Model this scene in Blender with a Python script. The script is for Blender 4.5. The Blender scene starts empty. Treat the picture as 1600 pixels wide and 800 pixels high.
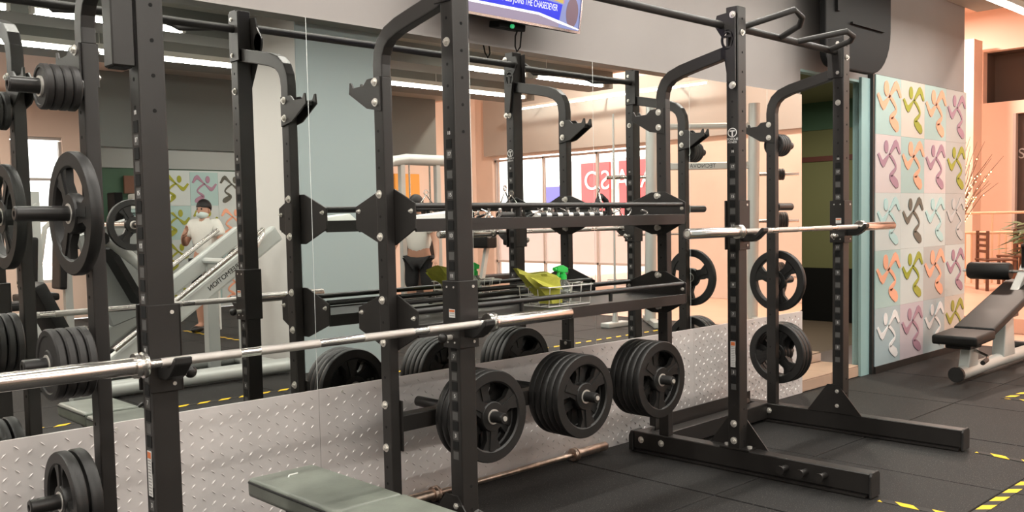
import bpy, bmesh, math, random
from mathutils import Vector, Matrix
random.seed(7)
PI = math.pi
scene = bpy.context.scene
COL = scene.collection

# ------------------------------------------------------------------ camera, world, lights, exposure
CX, CY, CZ = -2.248, -3.5216, 1.3502
FPX, PPX, PPY = 1450.15, 807.6, 429.7
YAW, PITCH, ROLL = 0.7654, -0.0605, -0.0191
def cam_axes():
    fwd = Vector((math.sin(YAW)*math.cos(PITCH), math.cos(YAW)*math.cos(PITCH), math.sin(PITCH)))
    r = Vector((math.cos(YAW), -math.sin(YAW), 0)); u = r.cross(fwd)
    c, s = math.cos(ROLL), math.sin(ROLL)
    return fwd, r*c + u*s, u*c - r*s
FW, RT, UP = cam_axes()
cam_data = bpy.data.cameras.new('camera'); cam = bpy.data.objects.new('camera', cam_data); COL.objects.link(cam)
M3 = Matrix((RT, UP, -FW)).transposed()
cam.matrix_world = Matrix.Translation((CX, CY, CZ)) @ M3.to_4x4()
cam_data.sensor_fit = 'HORIZONTAL'; cam_data.sensor_width = 36.0
cam_data.lens = FPX/1600*36.0
cam_data.shift_x = -(PPX-800)/1600; cam_data.shift_y = (PPY-400)/1600
cam_data.clip_start = 0.02; cam_data.clip_end = 200
scene.camera = cam
scene.view_settings.view_transform = 'Standard'; scene.view_settings.look = 'None'
scene.view_settings.gamma = 1.0; scene.view_settings.use_curve_mapping = False
scene.view_settings.exposure = 0.0
world = bpy.data.worlds.new('world'); scene.world = world; world.use_nodes = True
wbg = world.node_tree.nodes['Background']; wbg.inputs[0].default_value = (1.0, 0.97, 0.95, 1); wbg.inputs[1].default_value = 4.0
TUBE_W = 19.0      # watts of one ceiling tube
HALL_W = 210.0     # watts of one warm hall lamp

# ------------------------------------------------------------------ materials
def mat(name, col, rough=0.5, metal=0.0, emit=None, estr=0.0, noise=0.0, nscale=30.0, bump=0.0, bscale=80.0, trans=0.0, ior=1.45, alpha=1.0, spec=None, coat=0.0):
    m = bpy.data.materials.new(name); m.use_nodes = True
    nt = m.node_tree; b = nt.nodes['Principled BSDF']
    b.inputs['Base Color'].default_value = (*col, 1); b.inputs['Roughness'].default_value = rough; b.inputs['Metallic'].default_value = metal
    if spec is not None: b.inputs['Specular IOR Level'].default_value = spec
    if coat: b.inputs['Coat Weight'].default_value = coat
    if emit: b.inputs['Emission Color'].default_value = (*emit, 1); b.inputs['Emission Strength'].default_value = estr
    if trans: b.inputs['Transmission Weight'].default_value = trans; b.inputs['IOR'].default_value = ior
    if alpha < 1: b.inputs['Alpha'].default_value = alpha
    if noise or bump:
        tc = nt.nodes.new('ShaderNodeTexCoord')
    if noise:
        n = nt.nodes.new('ShaderNodeTexNoise'); n.inputs['Scale'].default_value = nscale; n.inputs['Detail'].default_value = 5
        nt.links.new(tc.outputs['Object'], n.inputs['Vector'])
        r = nt.nodes.new('ShaderNodeValToRGB')
        r.color_ramp.elements[0].position = 0.3; r.color_ramp.elements[1].position = 0.7
        r.color_ramp.elements[0].color = (*[c*(1-noise) for c in col], 1); r.color_ramp.elements[1].color = (*[min(1, c*(1+noise)) for c in col], 1)
        nt.links.new(n.outputs['Fac'], r.inputs['Fac']); nt.links.new(r.outputs['Color'], b.inputs['Base Color'])
    if bump:
        n2 = nt.nodes.new('ShaderNodeTexNoise'); n2.inputs['Scale'].default_value = bscale; n2.inputs['Detail'].default_value = 3
        nt.links.new(tc.outputs['Object'], n2.inputs['Vector'])
        bp = nt.nodes.new('ShaderNodeBump'); bp.inputs['Strength'].default_value = bump; bp.inputs['Distance'].default_value = 0.004
        nt.links.new(n2.outputs['Fac'], bp.inputs['Height']); nt.links.new(bp.outputs['Normal'], b.inputs['Normal'])
    return m
def floor_mat():
    m = mat('rubber_floor', (0.03, 0.028, 0.027), 0.72, spec=0.35)
    nt = m.node_tree; b = nt.nodes['Principled BSDF']
    g = nt.nodes.new('ShaderNodeNewGeometry')
    n = nt.nodes.new('ShaderNodeTexNoise'); n.inputs['Scale'].default_value = 170; n.inputs['Detail'].default_value = 2
    nt.links.new(g.outputs['Position'], n.inputs['Vector'])
    r = nt.nodes.new('ShaderNodeValToRGB'); r.color_ramp.elements[0].position = 0.63; r.color_ramp.elements[1].position = 0.70
    r.color_ramp.elements[0].color = (0.0105, 0.0100, 0.0096, 1); r.color_ramp.elements[1].color = (0.12, 0.108, 0.098, 1)
    nt.links.new(n.outputs['Fac'], r.inputs['Fac'])
    n2 = nt.nodes.new('ShaderNodeTexNoise'); n2.inputs['Scale'].default_value = 1.7; n2.inputs['Detail'].default_value = 4
    nt.links.new(g.outputs['Position'], n2.inputs['Vector'])
    mx = nt.nodes.new('ShaderNodeMixRGB'); mx.blend_type = 'MULTIPLY'; mx.inputs[0].default_value = 0.6
    r2 = nt.nodes.new('ShaderNodeValToRGB'); r2.color_ramp.elements[0].color = (0.55, 0.55, 0.55, 1); r2.color_ramp.elements[1].color = (1.35, 1.3, 1.25, 1)
    nt.links.new(n2.outputs['Fac'], r2.inputs['Fac'])
    nt.links.new(r.outputs['Color'], mx.inputs[1]); nt.links.new(r2.outputs['Color'], mx.inputs[2])
    nt.links.new(mx.outputs['Color'], b.inputs['Base Color'])
    bp = nt.nodes.new('ShaderNodeBump'); bp.inputs['Strength'].default_value = 0.5; bp.inputs['Distance'].default_value = 0.002
    nt.links.new(n.outputs['Fac'], bp.inputs['Height']); nt.links.new(bp.outputs['Normal'], b.inputs['Normal'])
    return m
def stripe_mat():
    # hazard tape: diagonal yellow and black printed stripes in the tape's own coordinates
    m = mat('hazard_tape', (0.9, 0.6, 0.02), 0.6, spec=0.25)
    nt = m.node_tree; b = nt.nodes['Principled BSDF']
    tc = nt.nodes.new('ShaderNodeTexCoord'); sp = nt.nodes.new('ShaderNodeSeparateXYZ'); nt.links.new(tc.outputs['Object'], sp.inputs[0])
    a = nt.nodes.new('ShaderNodeMath'); a.operation = 'ADD'; nt.links.new(sp.outputs[0], a.inputs[0]); nt.links.new(sp.outputs[1], a.inputs[1])
    d = nt.nodes.new('ShaderNodeMath'); d.operation = 'DIVIDE'; d.inputs[1].default_value = 0.17; nt.links.new(a.outputs[0], d.inputs[0])
    f = nt.nodes.new('ShaderNodeMath'); f.operation = 'FRACT'; nt.links.new(d.outputs[0], f.inputs[0])
    g = nt.nodes.new('ShaderNodeMath'); g.operation = 'GREATER_THAN'; g.inputs[1].default_value = 0.5; nt.links.new(f.outputs[0], g.inputs[0])
    mx = nt.nodes.new('ShaderNodeMixRGB'); mx.inputs[1].default_value = (0.018, 0.017, 0.016, 1); mx.inputs[2].default_value = (0.85, 0.55, 0.02, 1)
    nt.links.new(g.outputs[0], mx.inputs[0]); nt.links.new(mx.outputs[0], b.inputs['Base Color'])
    return m
M = {
 'steel': mat('black_powder_coat', (0.0170, 0.0150, 0.0138), 0.40, noise=0.12, nscale=9, bump=0.06, bscale=500),
 'steel2': mat('black_satin_tube', (0.018, 0.017, 0.0165), 0.34),
 'grip': mat('black_textured_grip', (0.020, 0.018, 0.017), 0.6, bump=0.3, bscale=400),
 'hole': mat('dark_hole', (0.004, 0.004, 0.004), 0.9),
 'greyplate': mat('grey_label_plate', (0.09, 0.088, 0.085), 0.5),
 'white': mat('white_print', (0.75, 0.74, 0.72), 0.5),
 'orange_print': mat('orange_print', (0.75, 0.2, 0.06), 0.5),
 'grey_print': mat('grey_print', (0.35, 0.34, 0.33), 0.6),
 'zinc': mat('zinc_bolt', (0.74, 0.71, 0.66), 0.36, 0.6),
 'chrome': mat('brushed_chrome', (0.80, 0.77, 0.74), 0.2, 1.0, noise=0.05, nscale=60),
 'knurl': mat('knurled_steel', (0.62, 0.59, 0.56), 0.42, 1.0, bump=0.5, bscale=900),
 'copper': mat('worn_copper_bar', (0.60, 0.47, 0.39), 0.38, 1.0, noise=0.3, nscale=25),
 'rubber': mat('black_rubber', (0.012, 0.0115, 0.011), 0.46, bump=0.12, bscale=300),
 'rubber_worn': mat('worn_black_rubber', (0.019, 0.0175, 0.017), 0.5, noise=0.4, nscale=14, bump=0.12, bscale=300),
 'mirror': mat('mirror_silver', (0.83, 0.85, 0.83), 0.0, 1.0),
 'mirror_edge': mat('mirror_ground_edge', (0.75, 0.8, 0.78), 0.25),
 'taupe': mat('taupe_wall_paint', (0.252, 0.232, 0.224), 0.75, noise=0.04, nscale=2, bump=0.05, bscale=60),
 'diamond': mat('aluminium_tread_sheet', (0.72, 0.68, 0.665), 0.44, 0.28, noise=0.06, nscale=5),
 'floor': floor_mat(), 'joint': mat('floor_joint', (0.010, 0.010, 0.010), 0.9),
 'tape': stripe_mat(),
 'ceiling': mat('ceiling_paint', (0.36, 0.35, 0.31), 0.8), 'beam': mat('grey_ceiling_beam', (0.16, 0.165, 0.15), 0.7),
 'peach': mat('peach_wall_paint', (0.74, 0.52, 0.41), 0.7, noise=0.06, nscale=1.5),
 'peach_pale': mat('pale_peach_paint', (0.72, 0.59, 0.51), 0.7, noise=0.05, nscale=1.5),
 'peach_light': mat('brightened_peach_paint', (0.84, 0.64, 0.53), 0.7),
 'col_lit': mat('lit_white_column', (0.66, 0.64, 0.61), 0.6), 'col_shade': mat('shaded_blue_grey_column', (0.36, 0.43, 0.44), 0.6),
 'bulk': mat('grey_bulkhead_paint', (0.15, 0.17, 0.163), 0.6), 'bulk2': mat('light_grey_bulkhead_paint', (0.28, 0.295, 0.285), 0.6),
 'fascia': mat('grey_beige_fascia', (0.40, 0.385, 0.36), 0.6), 'green': mat('dark_green_paint', (0.045, 0.10, 0.06), 0.7), 'olive': mat('olive_paint', (0.13, 0.13, 0.055), 0.75), 'teal': mat('teal_paint', (0.26, 0.40, 0.40), 0.6),
 'darkred': mat('dark_red_stripe', (0.09, 0.02, 0.015), 0.6), 'black': mat('matte_black', (0.005, 0.005, 0.005), 0.7, spec=0.15),
 'tile': mat('beige_step_tile', (0.50, 0.34, 0.25), 0.4, noise=0.06, nscale=6), 'tile_dark': mat('tile_joint', (0.10, 0.07, 0.05), 0.8),
 'halltile': mat('hall_floor_tile', (0.66, 0.42, 0.31), 0.35, noise=0.05, nscale=3),
 'tube': mat('fluorescent_tube', (1, 1, 1), 0.5, emit=(1.0, 0.97, 0.88), estr=14.0), 'fixture': mat('white_light_fixture', (0.62, 0.61, 0.56), 0.5),
 'halllamp': mat('warm_lamp_glass', (1, 0.9, 0.8), 0.5, emit=(1.0, 0.72, 0.5), estr=9.0),
 'glass': mat('window_glass', (0.96, 0.98, 0.97), 0.0, trans=1.0, ior=1.05, spec=0.2), 'frost': mat('frosted_film', (0.92, 0.88, 0.88), 0.6, trans=0.5, ior=1.1),
 'alu': mat('window_frame_paint', (0.55, 0.50, 0.47), 0.5),
 'silver': mat('silver_machine_paint', (0.50, 0.52, 0.50), 0.38, 0.25), 'silver_d': mat('grey_machine_paint', (0.26, 0.27, 0.26), 0.4, 0.2),
 'pad': mat('black_vinyl_pad', (0.007, 0.0068, 0.0065), 0.5, bump=0.08, bscale=200, spec=0.3), 'bench': mat('sheen_tinted_vinyl', (0.15, 0.165, 0.14), 0.36, noise=0.2, nscale=8, bump=0.1, bscale=160),  # bench: ceiling-light reflection put into the lighter, greener base colour
 'piping': mat('black_piping', (0.012, 0.012, 0.012), 0.5),
 'yellow': mat('yellow_towel', (0.62, 0.62, 0.10), 0.9, noise=0.15, nscale=20, bump=0.6, bscale=250),
 'sprayer': mat('green_plastic', (0.03, 0.62, 0.10), 0.35), 'bottle': mat('clear_plastic', (0.88, 0.93, 0.92), 0.08, trans=0.9, ior=1.15),
 'wire': mat('white_wire', (0.80, 0.79, 0.76), 0.35, 0.3),
 'skin': mat('skin', (0.46, 0.25, 0.17), 0.55), 'hair': mat('black_hair', (0.012, 0.010, 0.010), 0.6), 'shirt': mat('white_shirt', (0.75, 0.75, 0.70), 0.85, bump=0.3, bscale=30),
 'mask': mat('pale_mask', (0.62, 0.74, 0.72), 0.8), 'shorts': mat('black_cloth', (0.014, 0.014, 0.015), 0.85),
 'blue': mat('blue_plastic', (0.03, 0.06, 0.42), 0.4), 'wood': mat('brown_wood', (0.13, 0.055, 0.03), 0.5), 'woodyellow': mat('amber_panel', (0.75, 0.36, 0.06), 0.5),
 'twig': mat('brown_twig', (0.16, 0.08, 0.05), 0.8), 'leaf': mat('green_leaf', (0.09, 0.13, 0.05), 0.6), 'fairy': mat('fairy_light', (1, 0.8, 0.4), 0.5, emit=(1.0, 0.72, 0.3), estr=5.0),
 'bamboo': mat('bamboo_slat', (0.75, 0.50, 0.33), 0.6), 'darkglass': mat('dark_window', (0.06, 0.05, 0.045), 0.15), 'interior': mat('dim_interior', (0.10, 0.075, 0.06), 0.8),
 'red': mat('red_sign', (0.75, 0.10, 0.10), 0.5), 'signblue': mat('blue_sign', (0.16, 0.14, 0.6), 0.5), 'street': mat('street', (0.75, 0.62, 0.56), 0.9), 'treered': mat('dusty_tree', (0.55, 0.25, 0.17), 0.9), 'shop': mat('shop_front', (0.80, 0.66, 0.60), 0.8),
 'dust': mat('towel_white', (0.72, 0.74, 0.70), 0.9),
}
def solid(name, c, rough=0.6): 
    if name not in M: M[name] = mat(name, c, rough)
    return M[name]

# ------------------------------------------------------------------ mesh builder
class MB:
    def __init__(s): s.v = []; s.f = []
    def add(s, vs, fs):
        o = len(s.v); s.v += [tuple(map(float, p)) for p in vs]; s.f += [tuple(i+o for i in f) for f in fs]; return s
    def box(s, x0, x1, y0, y1, z0, z1):
        return s.add([(x0,y0,z0),(x1,y0,z0),(x1,y1,z0),(x0,y1,z0),(x0,y0,z1),(x1,y0,z1),(x1,y1,z1),(x0,y1,z1)],
                     [(3,2,1,0),(4,5,6,7),(0,1,5,4),(1,2,6,5),(2,3,7,6),(3,0,4,7)])
    def bar(s, a, b, w, h, up=(0,0,1)):
        a, b = Vector(a), Vector(b); d = (b-a).normalized(); up = Vector(up)
        r = d.cross(up)
        if r.length < 1e-5: r = d.cross(Vector((1,0,0)))
        r.normalize(); u = r.cross(d)
        vs = []
        for p in (a, b):
            for i, j in ((-1,-1),(1,-1),(1,1),(-1,1)): vs.append(p + r*(i*w/2) + u*(j*h/2))
        return s.add(vs, [(0,1,2,3),(7,6,5,4),(0,4,5,1),(1,5,6,2),(2,6,7,3),(3,7,4,0)])
    def prism(s, poly, axis, a, b):
        def P(p, t):
            if axis == 'x': return (t, p[0], p[1])
            if axis == 'y': return (p[0], t, p[1])
            return (p[0], p[1], t)
        n = len(poly); vs = [P(p, a) for p in poly] + [P(p, b) for p in poly]
        fs = [tuple(range(n-1, -1, -1)), tuple(range(n, 2*n))] + [(i, (i+1) % n, n+(i+1) % n, n+i) for i in range(n)]
        return s.add(vs, fs)
    def tube(s, path, r, n=10, closed=False, caps=True):
        path = [Vector(p) for p in path]; m = len(path); rs = r if isinstance(r, (list, tuple)) else [r]*m
        vs = []; ref = None
        for i, p in enumerate(path):
            if closed: d = path[(i+1) % m] - path[i-1]
            else: d = path[min(i+1, m-1)] - path[max(i-1, 0)]
            d.normalize()
            if ref is None:
                ref = Vector((0,0,1)) if abs(d.z) < 0.9 else Vector((1,0,0))
            a = d.cross(ref).normalized(); b = a.cross(d); ref = b
            for k in range(n):
                t = 2*PI*k/n; vs.append(p + a*(math.cos(t)*rs[i]) + b*(math.sin(t)*rs[i]))
        fs = []
        for i in range(m if closed else m-1):
            j = (i+1) % m
            for k in range(n):
                l = (k+1) % n; fs.append((i*n+k, j*n+k, j*n+l, i*n+l))
        if caps and not closed:
            fs.append(tuple(range(n))); fs.append(tuple((m-1)*n+k for k in range(n-1, -1, -1)))
        return s.add(vs, fs)
    def cyl(s, a, b, r, n=12): return s.tube([a, b], r, n)
    def lathe(s, prof, c, axis='x', n=32, closed=True):
        # prof: (radius, offset along axis), closed loop -> ring, else capped by r=0 points
        vs = []; m = len(prof)
        for (r, h) in prof:
            for k in range(n):
                t = 2*PI*k/n; ca, sa = math.cos(t)*r, math.sin(t)*r
                q = {'x': (h, ca, sa), 'y': (ca, h, sa), 'z': (ca, sa, h)}[axis]
                vs.append((c[0]+q[0], c[1]+q[1], c[2]+q[2]))
        fs = []
        for i in range(m if closed else m-1):
            j = (i+1) % m
            for k in range(n):
                l = (k+1) % n; fs.append((i*n+k, i*n+l, j*n+l, j*n+k))
        return s.add(vs, fs)
    def disc(s, c, r, h, axis='x', n=20): 
        a = Vector(c); d = {'x': Vector((h,0,0)), 'y': Vector((0,h,0)), 'z': Vector((0,0,h))}[axis]
        return s.tube([a, a+d], r, n)
    def sphere(s, c, r, n=12, m=8, sc=(1,1,1)):
        vs = []; fs = []
        for i in range(m+1):
            a = PI*i/m
            for k in range(n):
                t = 2*PI*k/n
                vs.append((c[0]+r*sc[0]*math.sin(a)*math.cos(t), c[1]+r*sc[1]*math.sin(a)*math.sin(t), c[2]+r*sc[2]*math.cos(a)))
        for i in range(m):
            for k in range(n):
                l = (k+1) % n; fs.append((i*n+k, (i+1)*n+k, (i+1)*n+l, i*n+l))
        return s.add(vs, fs)
    def mesh(s, name, bevel=0.0, smooth=False, seg=1, off=(0,0,0)):
        bm = bmesh.new(); vv = [bm.verts.new((p[0]-off[0], p[1]-off[1], p[2]-off[2])) for p in s.v]
        for f in s.f:
            try: bm.faces.new([vv[i] for i in f])
            except ValueError: pass
        bmesh.ops.remove_doubles(bm, verts=bm.verts, dist=1e-6)
        bmesh.ops.recalc_face_normals(bm, faces=bm.faces)
        if bevel:
            es = [e for e in bm.edges if len(e.link_faces) == 2 and e.calc_face_angle(0) > 0.6]
            bmesh.ops.bevel(bm, geom=es, offset=bevel, segments=seg, profile=0.6, affect='EDGES', clamp_overlap=True)
        me = bpy.data.meshes.new(name); bm.to_mesh(me); bm.free()
        if smooth:
            me.polygons.foreach_set('use_smooth', [True]*len(me.polygons))
            try: me.set_sharp_from_angle(angle=math.radians(38))
            except Exception: pass
        return me
    def build(s, name, material, parent=None, bevel=0.0, smooth=False, seg=1, label=None, kind=None):
        xs, ys, zs = zip(*s.v); c = ((min(xs)+max(xs))/2, (min(ys)+max(ys))/2, (min(zs)+max(zs))/2)
        me = s.mesh(name, bevel, smooth, seg, c); me.materials.append(M[material] if isinstance(material, str) else material)
        o = bpy.data.objects.new(name, me); COL.objects.link(o)
        w = wl(parent) if parent else (0,0,0)
        o.location = (c[0]-w[0], c[1]-w[1], c[2]-w[2]); o.parent = parent
        if label: o['label'] = label
        if kind: o['kind'] = kind
        return o
def wl(o):
    p = Vector((0,0,0))
    while o: p = p + Vector(o.location); o = o.parent
    return p
def tag(o, label, cat, group=None):
    o['label'] = label; o['category'] = cat
    if group: o['group'] = group
    return o
def thing(name, label, cat, loc, group=None):
    o = bpy.data.objects.new(name, None); COL.objects.link(o); o.location = loc; o.empty_display_size = 0.1
    return tag(o, label, cat, group)
def struct(name, mb, material, label=None, parent=None, **k):
    o = mb.build(name, material, parent, **k)
    if not parent: o['kind'] = 'structure'
    if label: o['label'] = label
    return o
def copy_tree(o, parent=None):
    c = o.copy(); COL.objects.link(c); c.parent = parent
    for ch in list(o.children): copy_tree(ch, c)
    return c
def text(name, body, size, loc, rot, material, parent, extr=0.0006, sx=1.0):
    cu = bpy.data.curves.new(name, 'FONT'); cu.body = body; cu.size = size; cu.extrude = extr; cu.align_x = 'CENTER'; cu.align_y = 'CENTER'
    t = bpy.data.objects.new(name, cu); COL.objects.link(t); dg = bpy.context.evaluated_depsgraph_get(); dg.update()
    me = bpy.data.meshes.new_from_object(t.evaluated_get(dg)); bpy.data.objects.remove(t); bpy.data.curves.remove(cu)
    for v in me.vertices: v.co.x *= sx
    me.materials.clear(); me.materials.append(M[material])
    o = bpy.data.objects.new(name, me); COL.objects.link(o); w = wl(parent) if parent else Vector((0,0,0))
    o.location = Vector(loc)-w; o.rotation_euler = rot; o.parent = parent
    return o
def at(u, v, Y):
    # point at distance Y behind the mirror plane that is met by the ray of pixel (u, v), folded back into the room
    d = FW + RT*((u-PPX)/FPX) - UP*((v-PPY)/FPX); t = (Y-CY)/d.y
    return Vector((CX+d.x*t, -Y, CZ+d.z*t))
ROTX = (PI/2, 0, -PI/2)     # text lying on a face that looks to -x
ROTY = (PI/2, 0, 0)         # text lying on a face that looks to -y

# ------------------------------------------------------------------ room shell
XL, XE, XH, YF, ZC = -4.6, 10.5, 7.5, -10.9, 3.3
floor = struct('floor', MB().box(XL, XH, YF, 0.12, -0.05, -0.006), 'joint', 'dark rubber gym floor')
TS = 0.98
tile_me = MB().box(-TS/2+.004, TS/2-.004, -TS/2+.004, TS/2-.004, -0.006, 0).mesh('floor_tile', bevel=0.003)
tile_me.materials.append(M['floor'])
fw = wl(floor)
nx, ny = 0, 0
for i in range(-8, 6):
    for j in range(0, 11):
        cxx, cyy = 2.46 + TS*(i+.5), -1.475 + TS*(1.5-.0) - TS*(j+.5)
        if not (XL-.3 < cxx < XH+.2 and YF-.3 < cyy < 0.4): continue
        x0, x1 = max(cxx-TS/2, XL), min(cxx+TS/2, XH); y0, y1 = max(cyy-TS/2, YF), min(cyy+TS/2, 0.10)
        if x1-x0 < .06 or y1-y0 < .06: continue
        if x1-x0 > TS-.01 and y1-y0 > TS-.01:
            o = bpy.data.objects.new('floor_tile', tile_me); COL.objects.link(o); o.parent = floor
            o.location = Vector((cxx, cyy, random.uniform(-.0012, 0))) - fw
        else:
            MB().box(x0+.004, x1-.004, y0+.004, y1-.004, -0.006, 0).build('floor_tile', 'floor', floor, bevel=.003)
# mirror wall
struct('wall_back', MB().box(XL, 4.095, 0.012, 0.06, 0, 5.0).box(4.095, 5.05, 0.012, 0.06, 2.418, 5.0).box(5.05, 7.22, 0.012, 0.06, 0, 5.0), 'taupe', 'taupe painted wall above the gym mirrors')
struct('trim_1', MB().box(5.03, 5.180, -0.01, 0.012, 0.0, 2.44).box(5.05, 5.056, 0.012, 0.075, 0.0, 2.418).box(4.095, 5.05, 0.012, 0.075, 2.40, 2.418), 'teal', 'teal door surround beside the figure panel')
struct('wall_left', MB().box(XL-.15, XL, YF, 0.2, 0, 3.4), 'taupe')
struct('wall_front', MB().box(XL, 2.95, YF-.15, YF, 0, 0.55).box(XL, 1.75, YF-.15, YF, 0.55, 3.4).box(1.75, 2.45, YF-.15, YF, 2.66, 3.4).box(2.45, 2.95, YF-.15, YF, 0.55, 3.4), 'peach_light', 'peach wall with a tall window, seen in the mirror')  # wall colour brightened in place of missing lamplight
struct('wall_rear', MB().box(2.95, 6.5, YF-.15, YF, 0, 2.24), 'green', 'dark green wall under the grey bulkhead, seen in the mirror')
struct('wall_corner', MB().box(6.5, XE, YF-.15, YF, 0, 5.0), 'peach_pale', 'peach wall in the far corner, seen in the mirror')
struct('trim_2', MB().box(2.95, 6.5, YF-.15, YF+.02, 2.24, 5.0), 'bulk2', 'light grey band under the bulkhead, seen in the mirror')
struct('trim_3', MB().box(1.95, 7.35, -8.55, -8.3, 2.34, ZC), 'bulk', 'dark grey bulkhead, seen in the mirror')
struct('ceiling', MB().box(XL, XH, YF, 0.0, ZC, ZC+.1), 'ceiling', 'grey beige gym ceiling')
struct('ceiling_patch', MB().box(XL, 2.35, YF, -6.7, ZC-.03, ZC-.002), 'peach_light', 'peach ceiling bay near the far wall, seen in the mirror')
for i, y in enumerate((-3.4, -4.9, -6.4)):
    struct('trim_%d' % (4+i), MB().box(XL, XH, y-.22, y+.22, ZC-.22, ZC), 'beam', 'grey ceiling beam between light rows, seen in the mirror')
struct('trim_7', MB().box(XH-.1, XH+.1, YF, -1.2, ZC-.0, 5.0), 'peach', 'peach edge above the gym ceiling')
struct('ceiling_hall', MB().box(XH, 16.2, YF, 6.0, 5.0, 5.1), 'peach', 'peach ceiling of the hall')
# end wall with windows (seen in the mirror)
def end_wall():
    b = MB()
    b.box(XE, XE+.2, YF, -10.4, 0, 5).box(XE, XE+.2, -10.4, -6.3, 2.58, 5).box(XE, XE+.2, -10.4, -6.3, 0, 0.10).box(XE, XE+.2, -6.3, -1.6, 0, 5.0)
    struct('wall_end', b, 'peach_pale', 'peach wall with the shop window, seen in the mirror')
    w = MB()
    for z in (0.14, 0.50, 1.30, 2.52): w.box(XE+.06, XE+.12, -10.4, -6.3, z-.02, z+.02)
    for y in (-10.38, -9.03, -7.67, -6.32): w.box(XE+.06, XE+.12, y-.02, y+.02, .12, 2.54)
    f = struct('window_1', w, 'alu', 'shop window full of daylight, seen in the mirror')
    for k in range(3):
        y0 = -10.36 + k*1.355
        MB().box(XE+.085, XE+.095, y0, y0+1.315, 1.32, 2.50).build('pane', 'glass', f)
        MB().box(XE+.085, XE+.095, y0, y0+1.315, 0.52, 1.28).build('frosted_pane', 'frost', f)
        MB().box(XE+.085, XE+.095, y0, y0+1.315, 0.16, 0.48).build('pane', 'glass', f)
    struct('trim_8', MB().box(XE-.05, XE, -10.6, -3.4, 2.62, 3.75), 'fascia', 'grey fascia over the shop window, seen in the mirror')
end_wall()
w = MB()
for z in (.57, 1.45, 2.05, 2.64): w.box(1.75, 2.45, YF-.10, YF-.04, z-.02, z+.02)
for x in (1.77, 2.43): w.box(x-.02, x+.02, YF-.10, YF-.04, .55, 2.6)
wf = struct('window_2', w, 'alu', 'window in the peach wall, seen in the mirror')
for x in (1.79,):
    for z0, z1 in ((.59, 1.43), (1.47, 2.03), (2.07, 2.62)): MB().box(x, x+.62, YF-.075, YF-.065, z0, z1).build('pane', 'glass', wf)
# column seen in the mirror
colm = thing('column', 'square column, lit white on one side and shaded blue grey on the other, in the mirror', 'column', (2.6, -4.4, 0))
MB().box(2.115, 3.10, -4.95, -3.80, 0, ZC).build('shaft', 'col_lit', colm, bevel=.004)
MB().box(2.118, 3.105, -3.80, -3.785, 0, ZC).build('shaded_face', 'col_shade', colm)  # shade of this face put into its colour, lit side left white

# hall to the right (direct view)
struct('floor_hall', MB().box(XH, 16.2, YF, 6.0, -0.08, -0.004), 'halltile', 'pinkish hall floor tiles')
deck = struct('trim_9', MB().box(8.6, 16.0, -0.6, 6.0, 0.0, 0.16), 'halltile', 'low raised deck in front of the bamboo railing')
struct('wall_hall', MB().box(16.0, 16.2, 2.95, 6.0, 0, 5).box(16.0, 16.2, -1.6, 2.95, 4.25, 5).box(16.0, 16.2, -1.6, 2.95, 3.08, 3.31).box(16.0, 16.2, 2.43, 2.95, 0, 3.08).box(16.0, 16.2, -1.6, 1.2, 0, 3.08), 'peach_light', 'peach hall wall with a tall pillar')
struct('wall_hall_side', MB().box(7.22, 16.2, 6.0, 6.15, 0, 5.0).box(7.22, 7.3, 0.2, 6.0, 0, 5.0), 'peach')
struct('wall_hall_end', MB().box(XE+.2, 16.2, -1.75, -1.6, 0, 5.0), 'peach')
pil = struct('trim_10', MB().box(15.3, 15.7, 2.86, 3.12, 0, 4.4), 'peach_light', 'light peach pillar right of the figure panel')
wh = struct('window_3', MB().box(16.12, 16.16, 1.2, 2.43, 0.1, 3.08), 'darkglass', 'dark window at the right edge')
MB().box(16.0, 16.14, 2.38, 2.43, 0.1, 3.08).build('window_frame', 'alu', wh)
text('window_lettering', 'SALON', .26, (16.10, 1.95, 2.35), ROTX, 'grey_print', wh)
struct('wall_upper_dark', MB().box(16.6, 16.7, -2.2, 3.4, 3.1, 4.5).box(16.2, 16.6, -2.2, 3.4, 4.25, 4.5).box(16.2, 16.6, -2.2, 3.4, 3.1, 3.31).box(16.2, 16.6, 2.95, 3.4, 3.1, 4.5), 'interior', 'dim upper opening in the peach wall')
# door recess
struct('door_1', MB().box(4.085, 4.095, .06, 2.3, .16, 2.6).box(4.085, 7.2, 2.3, 2.4, 0, 2.6).box(7.19, 7.2, .06, 2.3, 0, 2.6).box(4.085, 7.2, .06, 2.4, 2.55, 2.6), 'olive', 'dim olive green doorway beside the mirror')
struct('trim_11', MB().box(7.175, 7.19, .06, 2.3, 1.91, 1.965), 'darkred', 'dark red stripe inside the doorway')
struct('trim_15', MB().box(7.175, 7.19, .06, 2.3, .17, .75).box(4.1, 7.17, 2.28, 2.3, .17, .75), 'black', 'dark lower wall inside the doorway')
struct('trim_16', MB().box(7.175, 7.19, .06, 2.3, 2.25, 2.55), 'green', 'dark green band inside the doorway')
st = struct('trim_12', MB().box(4.1, 5.05, .02, .36, -.02, .085).box(4.1, 7.17, .36, 2.28, -.02, .165), 'tile_dark', 'beige tiled steps into the doorway')
for k in range(2):
    MB().box(4.102+k*.475, 4.102+k*.475+.470, .012, .355, .080, .09).build('step_tile', 'tile', st, bevel=.002)
    MB().box(4.102+k*.475, 4.102+k*.475+.470, .010, .022, 0.0, .078).build('step_tile', 'tile', st, bevel=.002)
    MB().box(4.102+k*.475, 4.102+k*.475+.470, .352, .362, .094, .16).build('step_tile', 'tile', st, bevel=.002)
    for j in range(3): MB().box(4.102+k*.475, 4.102+k*.475+.470, .365+j*.5, .365+j*.5+.495, .160, .17).build('step_tile', 'tile', st, bevel=.002)
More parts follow.
